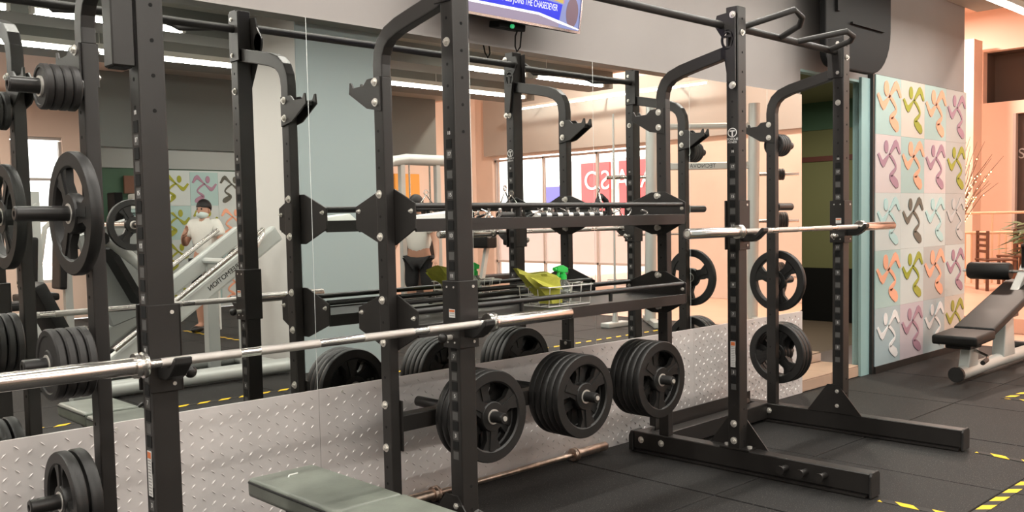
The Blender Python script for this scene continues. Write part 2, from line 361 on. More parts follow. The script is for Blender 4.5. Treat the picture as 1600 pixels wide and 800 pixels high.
dl = thing('added_doorway_lamp', 'added unseen lamp brightening the room behind the doorway', 'ceiling lamp', (5.6, 1.2, 2.53))  # unseen lamp added to lift the dark doorway room
MB().disc((5.6, 1.2, 2.50), .12, .045, 'z', 20).build('housing', 'fixture', dl)
ld = bpy.data.lights.new('lamp_glow', 'AREA'); ld.shape = 'DISK'; ld.size = .2; ld.energy = 45; ld.color = (1, .93, .75)
lo = bpy.data.objects.new('lamp_glow', ld); COL.objects.link(lo); lo.parent = dl; lo.location = (0, 0, -.035)
eq = thing('exercise_bike', 'black exercise bike standing in the dark doorway', 'exercise bike', (4.75, 1.1, .17))
MB().box(4.5, 5.0, 1.07, 1.13, .17, .23).box(4.48, 4.54, .9, 1.3, .17, .22).box(4.96, 5.02, .9, 1.3, .17, .22).build('frame', 'black', eq)
MB().lathe([(.20, -.04), (.20, .04), (.05, .05), (.05, -.05)], (4.62, 1.1, .5), 'y', 20).build('flywheel', 'black', eq)
MB().tube([(4.95, 1.1, .2), (4.85, 1.1, .75), (4.9, 1.1, .98)], .03, 8).tube([(4.65, 1.1, .3), (4.6, 1.1, .85), (4.56, 1.1, 1.15)], .03, 8).tube([(4.58, .9, 1.12), (4.56, 1.1, 1.15), (4.58, 1.3, 1.12)], .02, 8).build('post', 'black', eq)
MB().sphere((4.9, 1.1, 1.0), .13, sc=(1.1, .8, .35)).build('saddle', 'black', eq)

# mirrors and aluminium kick plates
mir = thing('wall_mirror', 'long frameless wall mirror made of tall panes above the tread sheet', 'mirror', (1.0, 0, .62))
xs = [-4.59, -3.79, -2.865, -1.94, -1.015, -.09, .835, 1.76, 2.685, 3.61, 4.095]
for a, b in zip(xs[:-1], xs[1:]):
    MB().box(a+.0015, b-.0015, 0.0, .006, .612, 2.228).build('mirror_pane', 'mirror', mir)
for a in xs[1:-1]: MB().box(a-.0012, a+.0012, .0005, .008, .612, 2.228).build('pane_edge', 'mirror_edge', mir)
kick = thing('tread_plate_skirting', 'aluminium tread plate sheets along the wall below the mirror', 'wall cladding', (1.0, 0, 0))
kx = [-4.59, -2.88, -.088, 2.705, 4.09]
for a, b in zip(kx[:-1], kx[1:]):
    sh = MB().box(a+.001, b-.001, -.006, .011, .0, .618).build('tread_sheet', 'diamond', kick)
    lz = MB(); P_ = .042
    i0, i1 = int(a/P_)+1, int(b/P_)
    for i in range(i0, i1):
        x = i*P_
        if x < -2.0 or not (a+.02 < x < b-.02): continue
        for j in range(14):
            z = .02 + j*P_ + (P_/2 if i % 2 else 0)
            if z > .60: continue
            s_ = 1 if (i+j) % 2 else -1
            L, W_ = .0120, .0034; ca, sa = math.cos(.72), math.sin(.72)*s_
            pts = [(-L, 0), (0, -W_), (L, 0), (0, W_)]
            vs = [(x+p*ca-q*sa, -.006, z+p*sa+q*ca) for p, q in pts] + [(x-.5*L*ca, -.0096, z-.5*L*sa), (x+.5*L*ca, -.0096, z+.5*L*sa)]
            lz.add(vs, [(0,1,5,4), (1,2,5), (2,3,5), (3,0,4,5), (0,4,1)][:1]+[(1,2,5),(2,3,5),(3,0,4),(3,4,5)])
    if lz.v:
        o = lz.build('tread_pattern', 'diamond', sh); o['kind'] = 'stuff'
    sc_ = MB()
    for k in range(int((b-a)/.6)): sc_.disc((a+.12+k*.6, -.006, .595), .006, -.003, 'y', 8)
    sc_.build('screws', 'zinc', sh, kind='stuff')

# ------------------------------------------------------------------ figure panel (relief board)
def ribbon(pts, ws, n=8):
    # closed outline of a stroke with varying width through the given points (Catmull-Rom)
    P, Wd = [], []
    q = [pts[0]]+list(pts)+[pts[-1]]; w_ = [ws[0]]+list(ws)+[ws[-1]]
    for i in range(1, len(q)-2):
        for k in range(n):
            t = k/n; a, b, c, d = q[i-1], q[i], q[i+1], q[i+2]
            f = lambda e: 0.5*((2*b[e])+(-a[e]+c[e])*t+(2*a[e]-5*b[e]+4*c[e]-d[e])*t*t+(-a[e]+3*b[e]-3*c[e]+d[e])*t**3)
            P.append((f(0), f(1))); Wd.append(w_[i]+(w_[i+1]-w_[i])*t)
    P.append(pts[-1]); Wd.append(ws[-1])
    L, R = [], []
    for i, p in enumerate(P):
        a = P[max(0, i-1)]; b = P[min(len(P)-1, i+1)]; dx, dy = b[0]-a[0], b[1]-a[1]; l = math.hypot(dx, dy) or 1
        L.append((p[0]-dy/l*Wd[i], p[1]+dx/l*Wd[i])); R.append((p[0]+dy/l*Wd[i], p[1]-dx/l*Wd[i]))
    return L, R
def figure_mb(x0, z0, cw, ch, y, th, fat=1.0):
    mb = MB()
    def T(p): return (x0+p[0]*cw, z0+p[1]*ch)
    def strip(L, R):
        n = len(L); vs = []
        for yy in (y, y-th):
            for l, r in zip(L, R): a, b = T(l), T(r); vs += [(a[0], yy, a[1]), (b[0], yy, b[1])]
        m = 2*n; fs = []
        for i in range(n-1):
            a = 2*i; fs.append((m+a, m+a+1, m+a+3, m+a+2)); fs.append((a, m+a, m+a+2, a+2)); fs.append((a+1, a+3, m+a+3, m+a+1))
        mb.add(vs, fs)
    def poly(pts):
        c0 = [sum(p[i] for p in pts)/len(pts) for i in (0, 1)]; g = 1+(fat-1)*.28
        q = [T((c0[0]+(p[0]-c0[0])*g, c0[1]+(p[1]-c0[1])*g)) for p in pts]; n = len(q)
        mb.add([(p[0], y, p[1]) for p in q]+[(p[0], y-th, p[1]) for p in q], [tuple(range(n, 2*n))]+[(i, (i+1) % n, n+(i+1) % n, n+i) for i in range(n)])
    poly([(.46, .66), (.70, .93), (.77, .955), (.86, .90), (.97, .71), (.90, .69), (.78, .82), (.70, .79), (.50, .655)])
    poly([(.0, .655), (.06, .69), (.20, .56), (.26, .57), (.47, .68), (.49, .66), (.29, .455), (.22, .43), (.14, .48)])
    fat = 1+(fat-1)*.4
    strip(*ribbon([(.47, .68), (.62, .60), (.74, .50), (.76, .42), (.62, .33), (.56, .26), (.66, .20), (.80, .13), (.88, .10)], [.025*fat, .035*fat, .03*fat, .025*fat, .04*fat, .06*fat, .085*fat, .085*fat, .02*fat], 6))
    n = 18; L, R = [], []
    for k in range(n+1):
        t = -PI/2+PI*k/n; hy = math.sin(t)*.115*fat; hw = math.cos(t)*.085*fat
        L.append((.36-hw, .81+hy)); R.append((.36+hw, .81+hy))
    strip(L, R)
    return mb
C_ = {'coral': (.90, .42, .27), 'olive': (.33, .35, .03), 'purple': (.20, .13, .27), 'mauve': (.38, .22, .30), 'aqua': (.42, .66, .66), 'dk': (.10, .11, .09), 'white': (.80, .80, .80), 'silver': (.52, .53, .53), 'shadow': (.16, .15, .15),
      'b_aqua': (.47, .68, .66), 'b_cream': (.76, .70, .63), 'b_pink': (.76, .68, .68), 'b_grey': (.55, .56, .55), 'b_white': (.68, .76, .75), 'b_blue': (.47, .60, .64), 'b_lilac': (.66, .60, .66)}
for k, c in C_.items():
    g_ = .70 if k[:2] == 'b_' else .85
    solid('art_'+k, tuple(v*g_ for v in c), .35)
ROWS = [['b_aqua:coral', 'b_cream:olive', 'b_aqua:coral', 'b_grey:mauve'], ['b_pink:mauve', 'b_aqua:coral', 'b_pink:mauve', 'b_grey:olive'],
        ['b_white:aqua', 'b_white:dk', 'b_white:aqua', 'b_grey:silver'], ['b_aqua:coral', 'b_white:olive', 'b_grey:coral', 'b_white:mauve'], ['b_blue:white', 'b_lilac:mauve', 'b_blue:white', 'b_cream:olive']]
board = thing('figure_panel', 'tall white and aqua wall panel with rows of coloured dancing figures', 'wall panel', (6.33, 0, 0))
BX0, BX1, BZ0, BZ1 = 5.216, 7.135, .06, 2.476
MB().box(5.180, 7.135, -.035, .012, 0.0, 2.48).build('backing', 'steel', board)
MB().box(5.216, 7.135, -.05, -.035, 0.0, .06).build('skirting', 'steel', board)
cw, ch = (BX1-BX0)/4, (BZ1-BZ0)/5
for r in range(5):
    for c in range(4):
        bg, fg = ROWS[r][c].split(':'); x0 = BX0+c*cw; z0 = BZ1-(r+1)*ch
        t = MB().box(x0, x0+cw-.001, -.042, -.035, z0, z0+ch-.001).build('art_tile', M['art_'+bg], board)
        fat = 1.5 if fg == 'coral' else 1.0
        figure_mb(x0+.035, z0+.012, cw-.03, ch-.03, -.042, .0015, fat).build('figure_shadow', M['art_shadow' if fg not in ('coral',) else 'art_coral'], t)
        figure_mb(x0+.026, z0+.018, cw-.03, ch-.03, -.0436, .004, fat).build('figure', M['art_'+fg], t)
# the matching panel on the far wall, seen in the mirror
board2 = thing('figure_panel', 'figure panel on the far wall with green and orange dancers, seen in the mirror', 'wall panel', (5.0, YF, 0))
MB().box(3.85, 6.25, YF+.001, YF+.04, 0.0, 2.22).build('backing', 'art_b_white' if False else M['art_b_white'], board2)
fgs = ['olive', 'coral', 'coral', 'mauve', 'coral', 'olive', 'dk', 'aqua', 'olive', 'coral']
for r in range(4):
    for c in range(5):
        bgc = ('b_white', 'b_aqua', 'b_white')[(r+c) % 3]
        x0 = 3.87+c*.475; z0 = 2.2-(r+1)*.54
        t = MB().box(x0, x0+.47, YF+.04, YF+.046, z0, z0+.535).build('art_tile', M['art_'+bgc], board2)
        f = figure_mb(0, 0, .44, .50, 0, .006)
        f.v = [(x0+.455-p[0], YF+.046-p[1], z0+.015+p[2]) for p in f.v]
        f.build('figure', M['art_'+fgs[(r*5+c*3) % 10]], t)

# ------------------------------------------------------------------ ceiling tubes
def tube_light(x0, y, z, L=1.2, along='x'):
    n = 'fluorescent_light'
    return n
k = 0
NTH = ['first', 'second', 'third', 'fourth', 'fifth', 'sixth', 'seventh', 'eighth', 'ninth', 'tenth']
def light_row(y, z, xa, xb, L=1.22, gap=.14, tagtxt='', x_only=True):
    i = 0; x = xa
    while x+L <= xb+.01:
        if abs(y+4.2) < .1 and 1.0 < x+L/2 < 3.7: x += L+gap; continue
        t = thing('ceiling_light', '%s tube light from the left in the %s row of ceiling lights' % (NTH[i], tagtxt), 'ceiling light', (x+L/2, y, z), 'fluorescent tubes in rows under the ceiling')
        MB().box(x, x+L, y-.035, y+.035, z+.025, z+.075).build('housing', 'fixture', t)
        MB().cyl((x+.03, y, z+.005), (x+L-.03, y, z+.005), .018, 10).build('tube', 'tube', t)
        MB().box(x, x+.03, y-.025, y+.025, z-.018, z+.025).box(x+L-.03, x+L, y-.025, y+.025, z-.018, z+.025).build('end_cap', 'fixture', t)
        MB().cyl((x+.2, y, z+.075), (x+.2, y, ZC), .004, 6).cyl((x+L-.2, y, z+.075), (x+L-.2, y, ZC), .004, 6).build('hanger', 'wire', t)
        ld = bpy.data.lights.new('tube_glow', 'AREA'); ld.shape = 'RECTANGLE'; ld.size = L-.06; ld.size_y = .036; ld.energy = TUBE_W; ld.color = (1.0, .95, .87)
        lo = bpy.data.objects.new('tube_glow', ld); COL.objects.link(lo); lo.parent = t; lo.location = (0, 0, -.016)
        x += L+gap; i += 1
light_row(-.75, 3.02, -4.0, 7.3, tagtxt='mirror side')
light_row(-2.35, 3.02, -4.0, 7.3, tagtxt='middle')  # unseen row added to light the room
light_row(-4.2, 3.0, -4.0, 7.3, tagtxt='column side')
light_row(-5.6, 3.0, -4.0, 7.3, tagtxt='farthest')
light_row(-9.7, 3.0, 3.7, 7.3, tagtxt='added, hidden bulkhead')  # row added behind the bulkhead to brighten the far wall
for i, ya in enumerate((-8.9, -7.3, -5.7)):  # emissive tubes added in place of light rows reflected in glass
    t = thing('reflection_tube', '%s glowing tube standing in for reflected light rows on the grey fascia over the shop window, in the mirror' % ('far', 'middle', 'near')[i], 'tube light', (10.2, ya, 3.43), 'slim tubes along the fascia')
    MB().box(10.17, 10.23, ya-.68, ya+.68, 3.45, 3.49).build('housing', 'fixture', t); MB().cyl((10.2, ya-.66, 3.435), (10.2, ya+.66, 3.435), .016, 8).build('tube', 'tube', t)
    MB().box(10.19, 10.45, ya-.02, ya+.02, 3.46, 3.48).build('wall_arm', 'fixture', t)
for i, (x, y) in enumerate(((.1, -9.2), (-1.6, -8.4))):  # lamps added out of view to brighten the peach wall
    t = thing('added_round_lamp', 'added unseen round lamp brightening the peach wall, %s the window' % ('nearer', 'farther from')[i], 'ceiling lamp', (x, y, 3.2), 'added round lamps by the peach wall')
    MB().disc((x, y, 3.20), .2, .07, 'z', 24).build('housing', 'fixture', t)
    MB().disc((x, y, 3.185), .18, .015, 'z', 24).build('diffuser', 'halllamp', t)
    ld = bpy.data.lights.new('lamp_glow', 'AREA'); ld.shape = 'DISK'; ld.size = .34; ld.energy = 85; ld.color = (1.0, .9, .8)
    lo = bpy.data.objects.new('lamp_glow', ld); COL.objects.link(lo); lo.parent = t; lo.location = (0, 0, -.025)
for i, (x, y) in enumerate(((9.0, -3.0), (9.0, -7.0), (11.5, 1.2), (14.2, 3.6))):
    t = thing('hall_lamp', 'round warm hall ceiling lamp, %s' % ('first beyond the mirror end', 'by the shop window', 'over the raised deck', 'in front of the peach pillar')[i], 'ceiling lamp', (x, y, 4.98), 'round warm lamps in the hall')
    MB().disc((x, y, 4.93), .26, .07, 'z', 24).build('housing', 'fixture', t)
    MB().disc((x, y, 4.915), .23, .015, 'z', 24).build('diffuser', 'halllamp', t)
    ld = bpy.data.lights.new('lamp_glow', 'AREA'); ld.shape = 'DISK'; ld.size = .44; ld.energy = HALL_W; ld.color = (1.0, .83, .70)
    lo = bpy.data.objects.new('lamp_glow', ld); COL.objects.link(lo); lo.parent = t; lo.location = (0, 0, -.07)

# ------------------------------------------------------------------ racks
YR0, YR1 = -.403, -.339      # rear upright
YF0, YF1 = -.864, -.794      # front upright
HOLE_ME = {}
def bolt(parent, x, y, z, face='-x', r=.0165):
    """washer, hex head and stud on one face; meshes are shared"""
    key = (face, r)
    if key not in HOLE_ME:
        mb = MB()
        d = {'-x': (-1, 0), '-y': (0, -1), '+x': (1, 0)}[face]; ax = 'y' if d[1] else 'x'; s_ = d[0]+d[1]
        mb.disc((0,0,0), r, s_*.003, ax, 18)
        mb.disc({'x': (s_*.003, 0, 0), 'y': (0, s_*.003, 0)}[ax], r*.66, s_*.008, ax, 6)
        mb.disc({'x': (s_*.011, 0, 0), 'y': (0, s_*.011, 0)}[ax], r*.36, s_*.004, ax, 8)
        me = mb.mesh('bolt'); me.materials.append(M['zinc']); HOLE_ME[key] = me
    o = bpy.data.objects.new('bolt', HOLE_ME[key]); COL.objects.link(o); o.parent = parent
    o.location = Vector((x, y, z)) - wl(parent); return o
def holes(parent, pts, face, r=.006):
    mb = MB()
    for x, y, z in pts:
        if face == '-x': mb.disc((x+.001, y, z), r, -.0018, 'x', 10)
        else: mb.disc((x, y+.001, z), r, -.0018, 'y', 10)
    o = mb.build('adjustment_holes', 'hole', parent); o['kind'] = 'stuff'; return o
def sweep(mb, path, hw, x0, x1):
    L, R = [], []
    for i, p in enumerate(path):
        a = path[max(0, i-1)]; b = path[min(len(path)-1, i+1)]; dy, dz = b[0]-a[0], b[1]-a[1]; l = math.hypot(dy, dz)
        L.append((p[0]-dz/l*hw, p[1]+dy/l*hw)); R.append((p[0]+dz/l*hw, p[1]-dy/l*hw))
    vs = []
    for l, r in zip(L, R): vs += [(x0, *l), (x1, *l), (x1, *r), (x0, *r)]
    n = len(path); fs = [(0,1,2,3), (4*n-1, 4*n-2, 4*n-3, 4*n-4)]
    for i in range(n-1):
        for k in range(4): fs.append((4*i+k, 4*i+4+k, 4*i+4+(k+1) % 4, 4*i+(k+1) % 4))
    return mb.add(vs, fs)
def sticker(parent, x, y0, y1, z0, z1):
    s = MB().box(x-.0012, x, y0, y1, z0, z1).build('warning_sticker', 'white', parent)
    h = z1-z0
    MB().box(x-.0016, x-.0012, y0+.002, y1-.002, z1-min(.022, h*.35), z1-.003).build('orange_header', 'orange_print', s)
    ln = MB(); z = z0+.006
    while z < z1-min(.028, h*.45): ln.box(x-.0015, x-.0012, y0+.004, y1-.004, z, z+.003); z += .009
    ln.build('printed_lines', 'grey_print', s, kind='stuff')
def emblem(fu, x0, yc):
    # emblem: T in an oval ring with two printed lines
    em = MB()
    for k in range(24):
        a, b = 2*PI*k/24, 2*PI*(k+1)/24
        pa = [(yc+math.cos(t)*ry, 1.772+math.sin(t)*rz) for t, ry, rz in ((a, .027, .024), (b, .027, .024), (b, .0225, .0195), (a, .0225, .0195))]
        em.prism(pa, 'x', x0-.0016, x0-.0002)
    em.box(x0-.0016, x0-.0002, yc-.014, yc+.014, 1.777, 1.784).box(x0-.0016, x0-.0002, yc-.004, yc+.004, 1.754, 1.78)
    em.build('emblem', 'white', fu)
    text('emblem_lettering', 'TORQUE', .017, (x0-.0012, yc, 1.738), ROTX, 'white', fu); text('emblem_lettering', 'FITNESS', .015, (x0-.0012, yc, 1.722), ROTX, 'white', fu)
def side_frame(root, x0, inner, hook=True):
    """one side of a rack: foot, two uprights, curved arm, hook. inner = +1 when the rack's middle lies towards +x"""
    x1 = x0+.078
    foot = MB().box(x0, x1, -1.560, -.165, .020, .120).build('foot', 'steel', root, bevel=.004)
    MB().box(x0-.012, x1+.012, -1.545, -.175, .004, .012).box(x0+.01, x1-.01, -1.545, -.18, .012, .020).build('foot_flange', 'steel', foot)
    cap = [(-.5, -.5), (.5, -.5), (.5, .36), (.36, .5), (-.36, .5), (-.5, .36)]
    MB().prism([(x0+.039+p[0]*.098, .066+p[1]*.122) for p in cap], 'y', -1.572, -1.560).build('end_cap', 'rubber_worn', foot, bevel=.003)
    MB().prism([(-.165, .006), (-.135, .006), (-.135, .09), (-.15, .122), (-.165, .122)], 'x', x0-.008, x1+.008).build('end_cap', 'rubber', foot, bevel=.003)
    for y in (-.22, -.36): bolt(foot, x0, y, .075, '-x', .019)
    fu = MB().box(x0, x1, YF0, YF1, .120, 2.412).build('front_upright', 'steel', root, bevel=.005, seg=2)
    MB().box(x0-.004, x1+.004, YF0-.055, YF1+.05, .120, .128).build('base_plate', 'steel', fu)
    yc = -.829
    for z in ((2.365, 2.012) if root.name.startswith('x') else (2.366, 2.19, 2.012)): bolt(fu, x0, yc, z, '-x', .0175)
    for z in (.256, .166): bolt(fu, x0, yc, z, '-x', .019)
    bolt(fu, x0+.039, YF0, 2.28, '-y', .0165)
    for y in (YF0-.035, YF1+.03): 
        MB().disc((x0+.039, y, .128), .014, .010, 'z', 8).build('bolt', 'zinc', fu)
    holes(fu, [(x0, yc, z) for z in (2.245, 2.10, 1.93, 1.85, 1.77, 1.69)], '-x')
    holes(fu, [(x0+.042, YF0, z) for z in (2.35, 2.18, 2.08, 1.98, 1.88, 1.78, 1.68, .33, .24, .16)], '-y')
    sq = MB(); gp = MB(); zs_ = []
    z = 1.635
    while z > .42:
        sq.box(x0-.0016, x0+.001, yc-.016, yc+.016, z-.017, z+.017); gp.box(x0-.0010, x0+.001, yc-.015, yc+.015, z-.053, z-.023); zs_.append(z-.038); z -= .0764
    sq.build('keyholes', 'hole', fu, kind='stuff'); gp.build('number_plates', 'greyplate', fu, kind='stuff')
    for i, z in enumerate(zs_):
        if i % 2 == 0: text('number', str(17-i), .020, (x0-.0014, yc, z), ROTX, 'white', fu)
    text('number', '18', .018, (x0-.001, yc, 1.675), ROTX, 'white', fu)
    if x0 == 1.887: emblem(fu, x0, yc)
    if x0 in (-1.168, 1.887): sticker(fu, x0-.001, yc-.012, yc+.016, .555, .69)
    # gusset on the inner face
    xa, xb = (x1, x1+.006) if inner > 0 else (x0-.006, x0)
    MB().prism([(-.634, .12), (-.765, .295), (-.835, .295), (-.985, .12)], 'x', xa, xb).build('gusset', 'steel', root)
    ru = MB().box(x0+.010, x0+.056, YR0, YR1, .120, 1.94).build('rear_upright', 'steel', root, bevel=.005, seg=2)
    holes(ru, [(x0+.010, -.365, z) for z in (1.72, 1.64, 1.57, 1.37, 1.19, 1.12, .93, .70, .49, .32, .25)], '-x')
    arm = sweep(MB(), [(-.371, 1.935), (-.370, 1.99), (-.377, 2.035), (-.398, 2.075), (-.435, 2.105), (-.50, 2.128), (-.60, 2.150), (-.796, 2.190)], .032, x0+.010, x0+.056)
    arm.build('curved_arm', 'steel', root, bevel=.005, seg=2)
    hk = [(-.395, 1.94), (-.305, 1.937), (-.278, 1.914), (-.205, 1.912), (-.190, 1.936), (-.178, 1.936), (-.172, 1.889), (-.299, 1.817), (-.395, 1.80)]
    h = MB().prism(hk, 'x', x0+.002, x0+.010).prism(hk, 'x', x0+.056, x0+.064).box(x0+.010, x0+.056, -.30, -.20, 1.885, 1.905)
    ho = h.build('bar_hook', 'steel', root, bevel=.0015)
    for z in (1.919, 1.837): bolt(ho, x0+.002, -.362, z, '-x', .0175); bolt(ho, x0+.064, -.362, z, '+x', .014)
    for z in (1.4619, 1.2857, 1.0228, .8453, .5835, .4019) if x0 in (0.0, 1.887) else (): bolt(ru, x0+.010, -.362, z, '-x', .0175)
    return fu
def carriage(root, x0, zbar, inner):
    """sliding bar catch: channel around the front upright with a cup to the front"""
    z0, z1 = zbar-.097, zbar+.158; x1 = x0+.078; t = .008
    c = MB().box(x0-.010, x1+.010, YF0-.004-t, YF0-.004, z0, z1)
    if inner > 0: c.box(x1+.004, x1+.004+t, YF0-.012, YF1+.012, z0, z1)
    else: c.box(x0-.004-t, x0-.004, YF0-.012, YF1+.012, z0, z1)
    c.box(x0-.006, x1+.006, YF1+.004, YF1+.004+t, z0, z1)
    co = c.build('bar_catch', 'steel', root, bevel=.002)
    cup = [(-.875, zbar-.055), (-.875, zbar-.016), (-.955, zbar-.016), (-.985, zbar+.016), (-.998, zbar+.016), (-.998, zbar-.004), (-.955, zbar-.042), (-.93, zbar-.055)]
    MB().prism(cup, 'x', x0+.014, x0+.064).build('bar_cup', 'steel2', co, bevel=.003)
    xs_ = (x0-.012, '-x') if inner < 0 else (x1+.012, '+x')
    yk = -.83
    s_ = -1 if inner < 0 else 1
    MB().cyl((xs_[0], yk, zbar-.055), (xs_[0]+s_*.03, yk, zbar-.055), .010, 10).build('pin', 'zinc', co)
    MB().sphere((xs_[0]+s_*.042, yk, zbar-.055), .019, 12, 8).build('pin_knob', 'steel2' if root is rack1 else 'chrome', co, smooth=True)
    rv = MB()
    for z in (zbar-.075, zbar+.135):
        rv.disc((x0+.062, YF0-.012, z), .006, -.003, 'y', 8)
        if inner < 0:
            for y in (-.81, -.85): rv.disc((x0-.012, y, z), .004, -.002, 'x', 8)
    rv.build('rivets', 'zinc', co, kind='stuff')
    if inner < 0: sticker(co, x0-.0125, -.856, -.822, zbar+.02, zbar+.052)
    return co
def multi_bar(root, xa, xb):
    y, z = -.81, 2.318
    b = MB().cyl((xa, y, z), (xb, y, z), .0195, 14)
    W_ = xb-xa
    bo = b.build('pull_up_bar', 'grip', root, smooth=True)
    for f0, f1, f2, rise in ((.02, .26, .40, .085), (.56, .80, .93, .05)):
        p = [(xa+W_*f0, y, z), (xa+W_*(f0+.17), y-.215, z+rise), (xa+W_*f1, y-.215, z+rise*.65), (xa+W_*f1+.02, y-.19, z+rise*.25), (xa+W_*f2, y, z)]
        MB().tube(p, .0165, 12).build('angled_grip', 'grip', bo, smooth=True)
    for x, s_ in ((xa, 1), (xb, -1)):
        MB().box(min(x, x+s_*.008), max(x, x+s_*.008), -.858, -.765, 2.16, 2.40).build('bar_bracket', 'steel', bo, bevel=.002)
    return bo
XA, XB, XC, XD = -1.168, 0.0, 1.887, 3.064
rack1 = thing('squat_rack', 'black half rack in front with a barbell at waist height', 'squat rack', (-.55, -.8, 0), 'black half racks against the mirror')
side_frame(rack1, XA, +1); side_frame(rack1, XB, -1)
multi_bar(rack1, XA+.078, XB)
MB().box(XA+.078, XB, -.35, -.256, .02, .12).build('rear_crossmember', 'steel', rack1, bevel=.004)
carriage(rack1, XA, .963, +1); carriage(rack1, XB, .963, -1)
# stub tube on the outer face near the top of the near upright
stub = MB().box(XA-.070, XA-.006, -.862, -.796, 1.80, 2.41).build('attachment_tube', 'steel', rack1, bevel=.004)
MB().box(XA-.062, XA-.014, -.855, -.803, 1.797, 1.80).build('tube_opening', 'hole', stub)
rack2 = thing('squat_rack', 'black half rack at the back, barbell held at chest height', 'squat rack', (1.92, -.37, 0), 'black half racks against the mirror')
side_frame(rack2, XC, +1); side_frame(rack2, XD, -1)
multi_bar(rack2, XC+.078, XD)
MB().box(XC+.078, XD, -.35, -.256, .02, .12).build('rear_crossmember', 'steel', rack2, bevel=.004)
carriage(rack2, XC, 1.265, +1); carriage(rack2, XD, 1.265, -1)
for y in (-1.131, -1.236, -1.337):
    MB().lathe([(.0, 0), (.016, 0), (.016, -.055), (.022, -.062), (.022, -.068), (.0, -.068)], (XC, y, .075), 'x', 14, closed=False).build('band_peg', 'steel', rack2, smooth=True)
ch = MB().box(XC+.12, XD-.02, -.235, -.228, .10, .19).box(XC+.12, XD-.02, -.235, -.15, .10, .107).build('base_channel', 'steel', rack2)
for x in (XC+.16, XD-.09): MB().prism([(-.25, .12), (-.16, .12), (-.16, .20), (-.20, .215)], 'x', x, x+.05).build('channel_bracket', 'steel2', rack2, bevel=.002)
rack2.rotation_euler.z = 0.0198
# pegs along the outer faces for loose discs
def peg_x(root, x0, x1, z, r=.0245, y=-.371):
    s_ = 1 if x1 > x0 else -1
    b = MB().lathe([(0, 0), (.038, 0), (.038, s_*.012), (r, s_*.014), (r, x1-x0-s_*.004), (r-.004, x1-x0), (.010, x1-x0), (.010, x1-x0-s_*.02), (0, x1-x0-s_*.02)], (x0, y, z), 'x', 18, closed=False)
    b.build('disc_peg', 'steel2', root, smooth=True)
for z in (1.795, 1.395, .915, .47): peg_x(rack1, XA+.010, XA-.205, z)
DY = .0282
for z in (1.795, 1.395, .915, .44): peg_x(rack2, XD+.056, XD+.27, z)

# ------------------------------------------------------------------ storage bridge between the racks
bridge = thing('storage_bridge', 'black storage shelves and disc pegs bolted between the two racks', 'storage rack', (.95, -.33, 0))
def hexplate(x, z0, side):
    p = [(-.118, z0+.07), (-.118, z0+.165), (-.305, z0+.233), (-.40, z0+.233), (-.537, z0+.172), (-.537, z0+.068), (-.40, z0), (-.305, z0)]
    o = MB().prism(p, 'x', x, x+.008).build('end_plate', 'steel', bridge, bevel=.0015)
    for y, z in ((-.145, z0+.145), (-.515, z0+.14)): bolt(o, x+(0 if side < 0 else 0), y, z, '-x', .010)
    if side < 0:
        for z in (z0+.212, z0+.036): bolt(o, x, -.345, z, '-x', .0175)
    return o
for z0 in (1.25, .812): hexplate(XB+.056, z0, 1); hexplate(XC+.002, z0, -1)
xa, xb = XB+.064, XC+.002
for z in (1.41, .98):
    for y in (-.515, -.145):
        MB().cyl((xa, y, z), (xb, y, z), .0125, 12).build('guard_rail', 'steel2', bridge, smooth=True)
        for f in (.33, .67): MB().cyl((xa+(xb-xa)*f, y, z-.05), (xa+(xb-xa)*f, y, z), .010, 8).build('rail_post', 'steel2', bridge)
for z in (1.350, .918):
    tr = MB().box(xa, xb, -.525, -.135, z-.004, z).box(xa, xb, -.535, -.525, z-.045, z+.008).box(xa, xb, -.135, -.125, z-.045, z+.008)
    tr.build('shelf_tray', 'steel', bridge, bevel=.001)
beam = MB().box(XB+.064, XC+.002, -.405, -.335, .465, .535).build('peg_beam', 'steel', bridge, bevel=.004)
for x in (XB+.056, XC+.002): MB().box(x, x+.008, -.415, -.32, .385, .60).build('beam_flange', 'steel', beam, bevel=.002)
PEGX = (.405, 1.0, 1.59); PZ = .504
for x in PEGX:
    MB().lathe([(0, 0), (.0245, 0), (.0245, -.585), (.021, -.595), (.008, -.595), (.008, -.585), (0, -.585)], (x, -.075, PZ), 'y', 18, closed=False).build('disc_peg', 'steel2', beam, smooth=True)
    MB().lathe([(0, 0), (.011, 0), (.011, -.004), (0, -.004)], (x, -.670, PZ), 'y', 12, closed=False).build('peg_plug', 'zinc', beam)
bar_s = MB().cyl((XB+.086, -.775, 2.325), (XC-.008, -.775, 2.325), .0195, 14).build('pull_up_bar', 'grip', bridge, smooth=True)
for x, xe, dy in ((XB+.078, XB+.086, .045), (XC-.008, XC, -.040)):
    br = MB(); yc_, zc_ = -.772+dy, 2.245
    for k in range(24):
        a, b = 2*PI*k/24, 2*PI*(k+1)/24
        br.prism([(yc_+math.cos(t)*ry, zc_+math.sin(t)*rz) for t, ry, rz in ((a, .038, .050), (b, .038, .050), (b, .027, .037), (a, .027, .037))], 'x', x, xe)
    br.box(x, xe, yc_-.023, yc_+.023, zc_+.010, zc_+.022).box(x, xe, yc_-.006, yc_+.006, zc_-.036, zc_+.016)
    br.prism([(-.858, 2.385), (-.75, 2.375), (-.735, 2.325), (yc_+.036, zc_+.02), (yc_+.02, zc_+.045), (yc_-.02, zc_+.045), (yc_-.034, zc_), (yc_-.02, zc_-.045), (yc_+.02, zc_-.045), (yc_+.03, zc_-.02), (-.815, 2.03), (-.858, 2.03)], 'x', x, xe)
    br.build('bar_bracket', 'steel', bar_s)
    for z in (2.366, 2.012):
        if x > 1: bolt(bar_s, x, -.845, z, '-x', .0175)

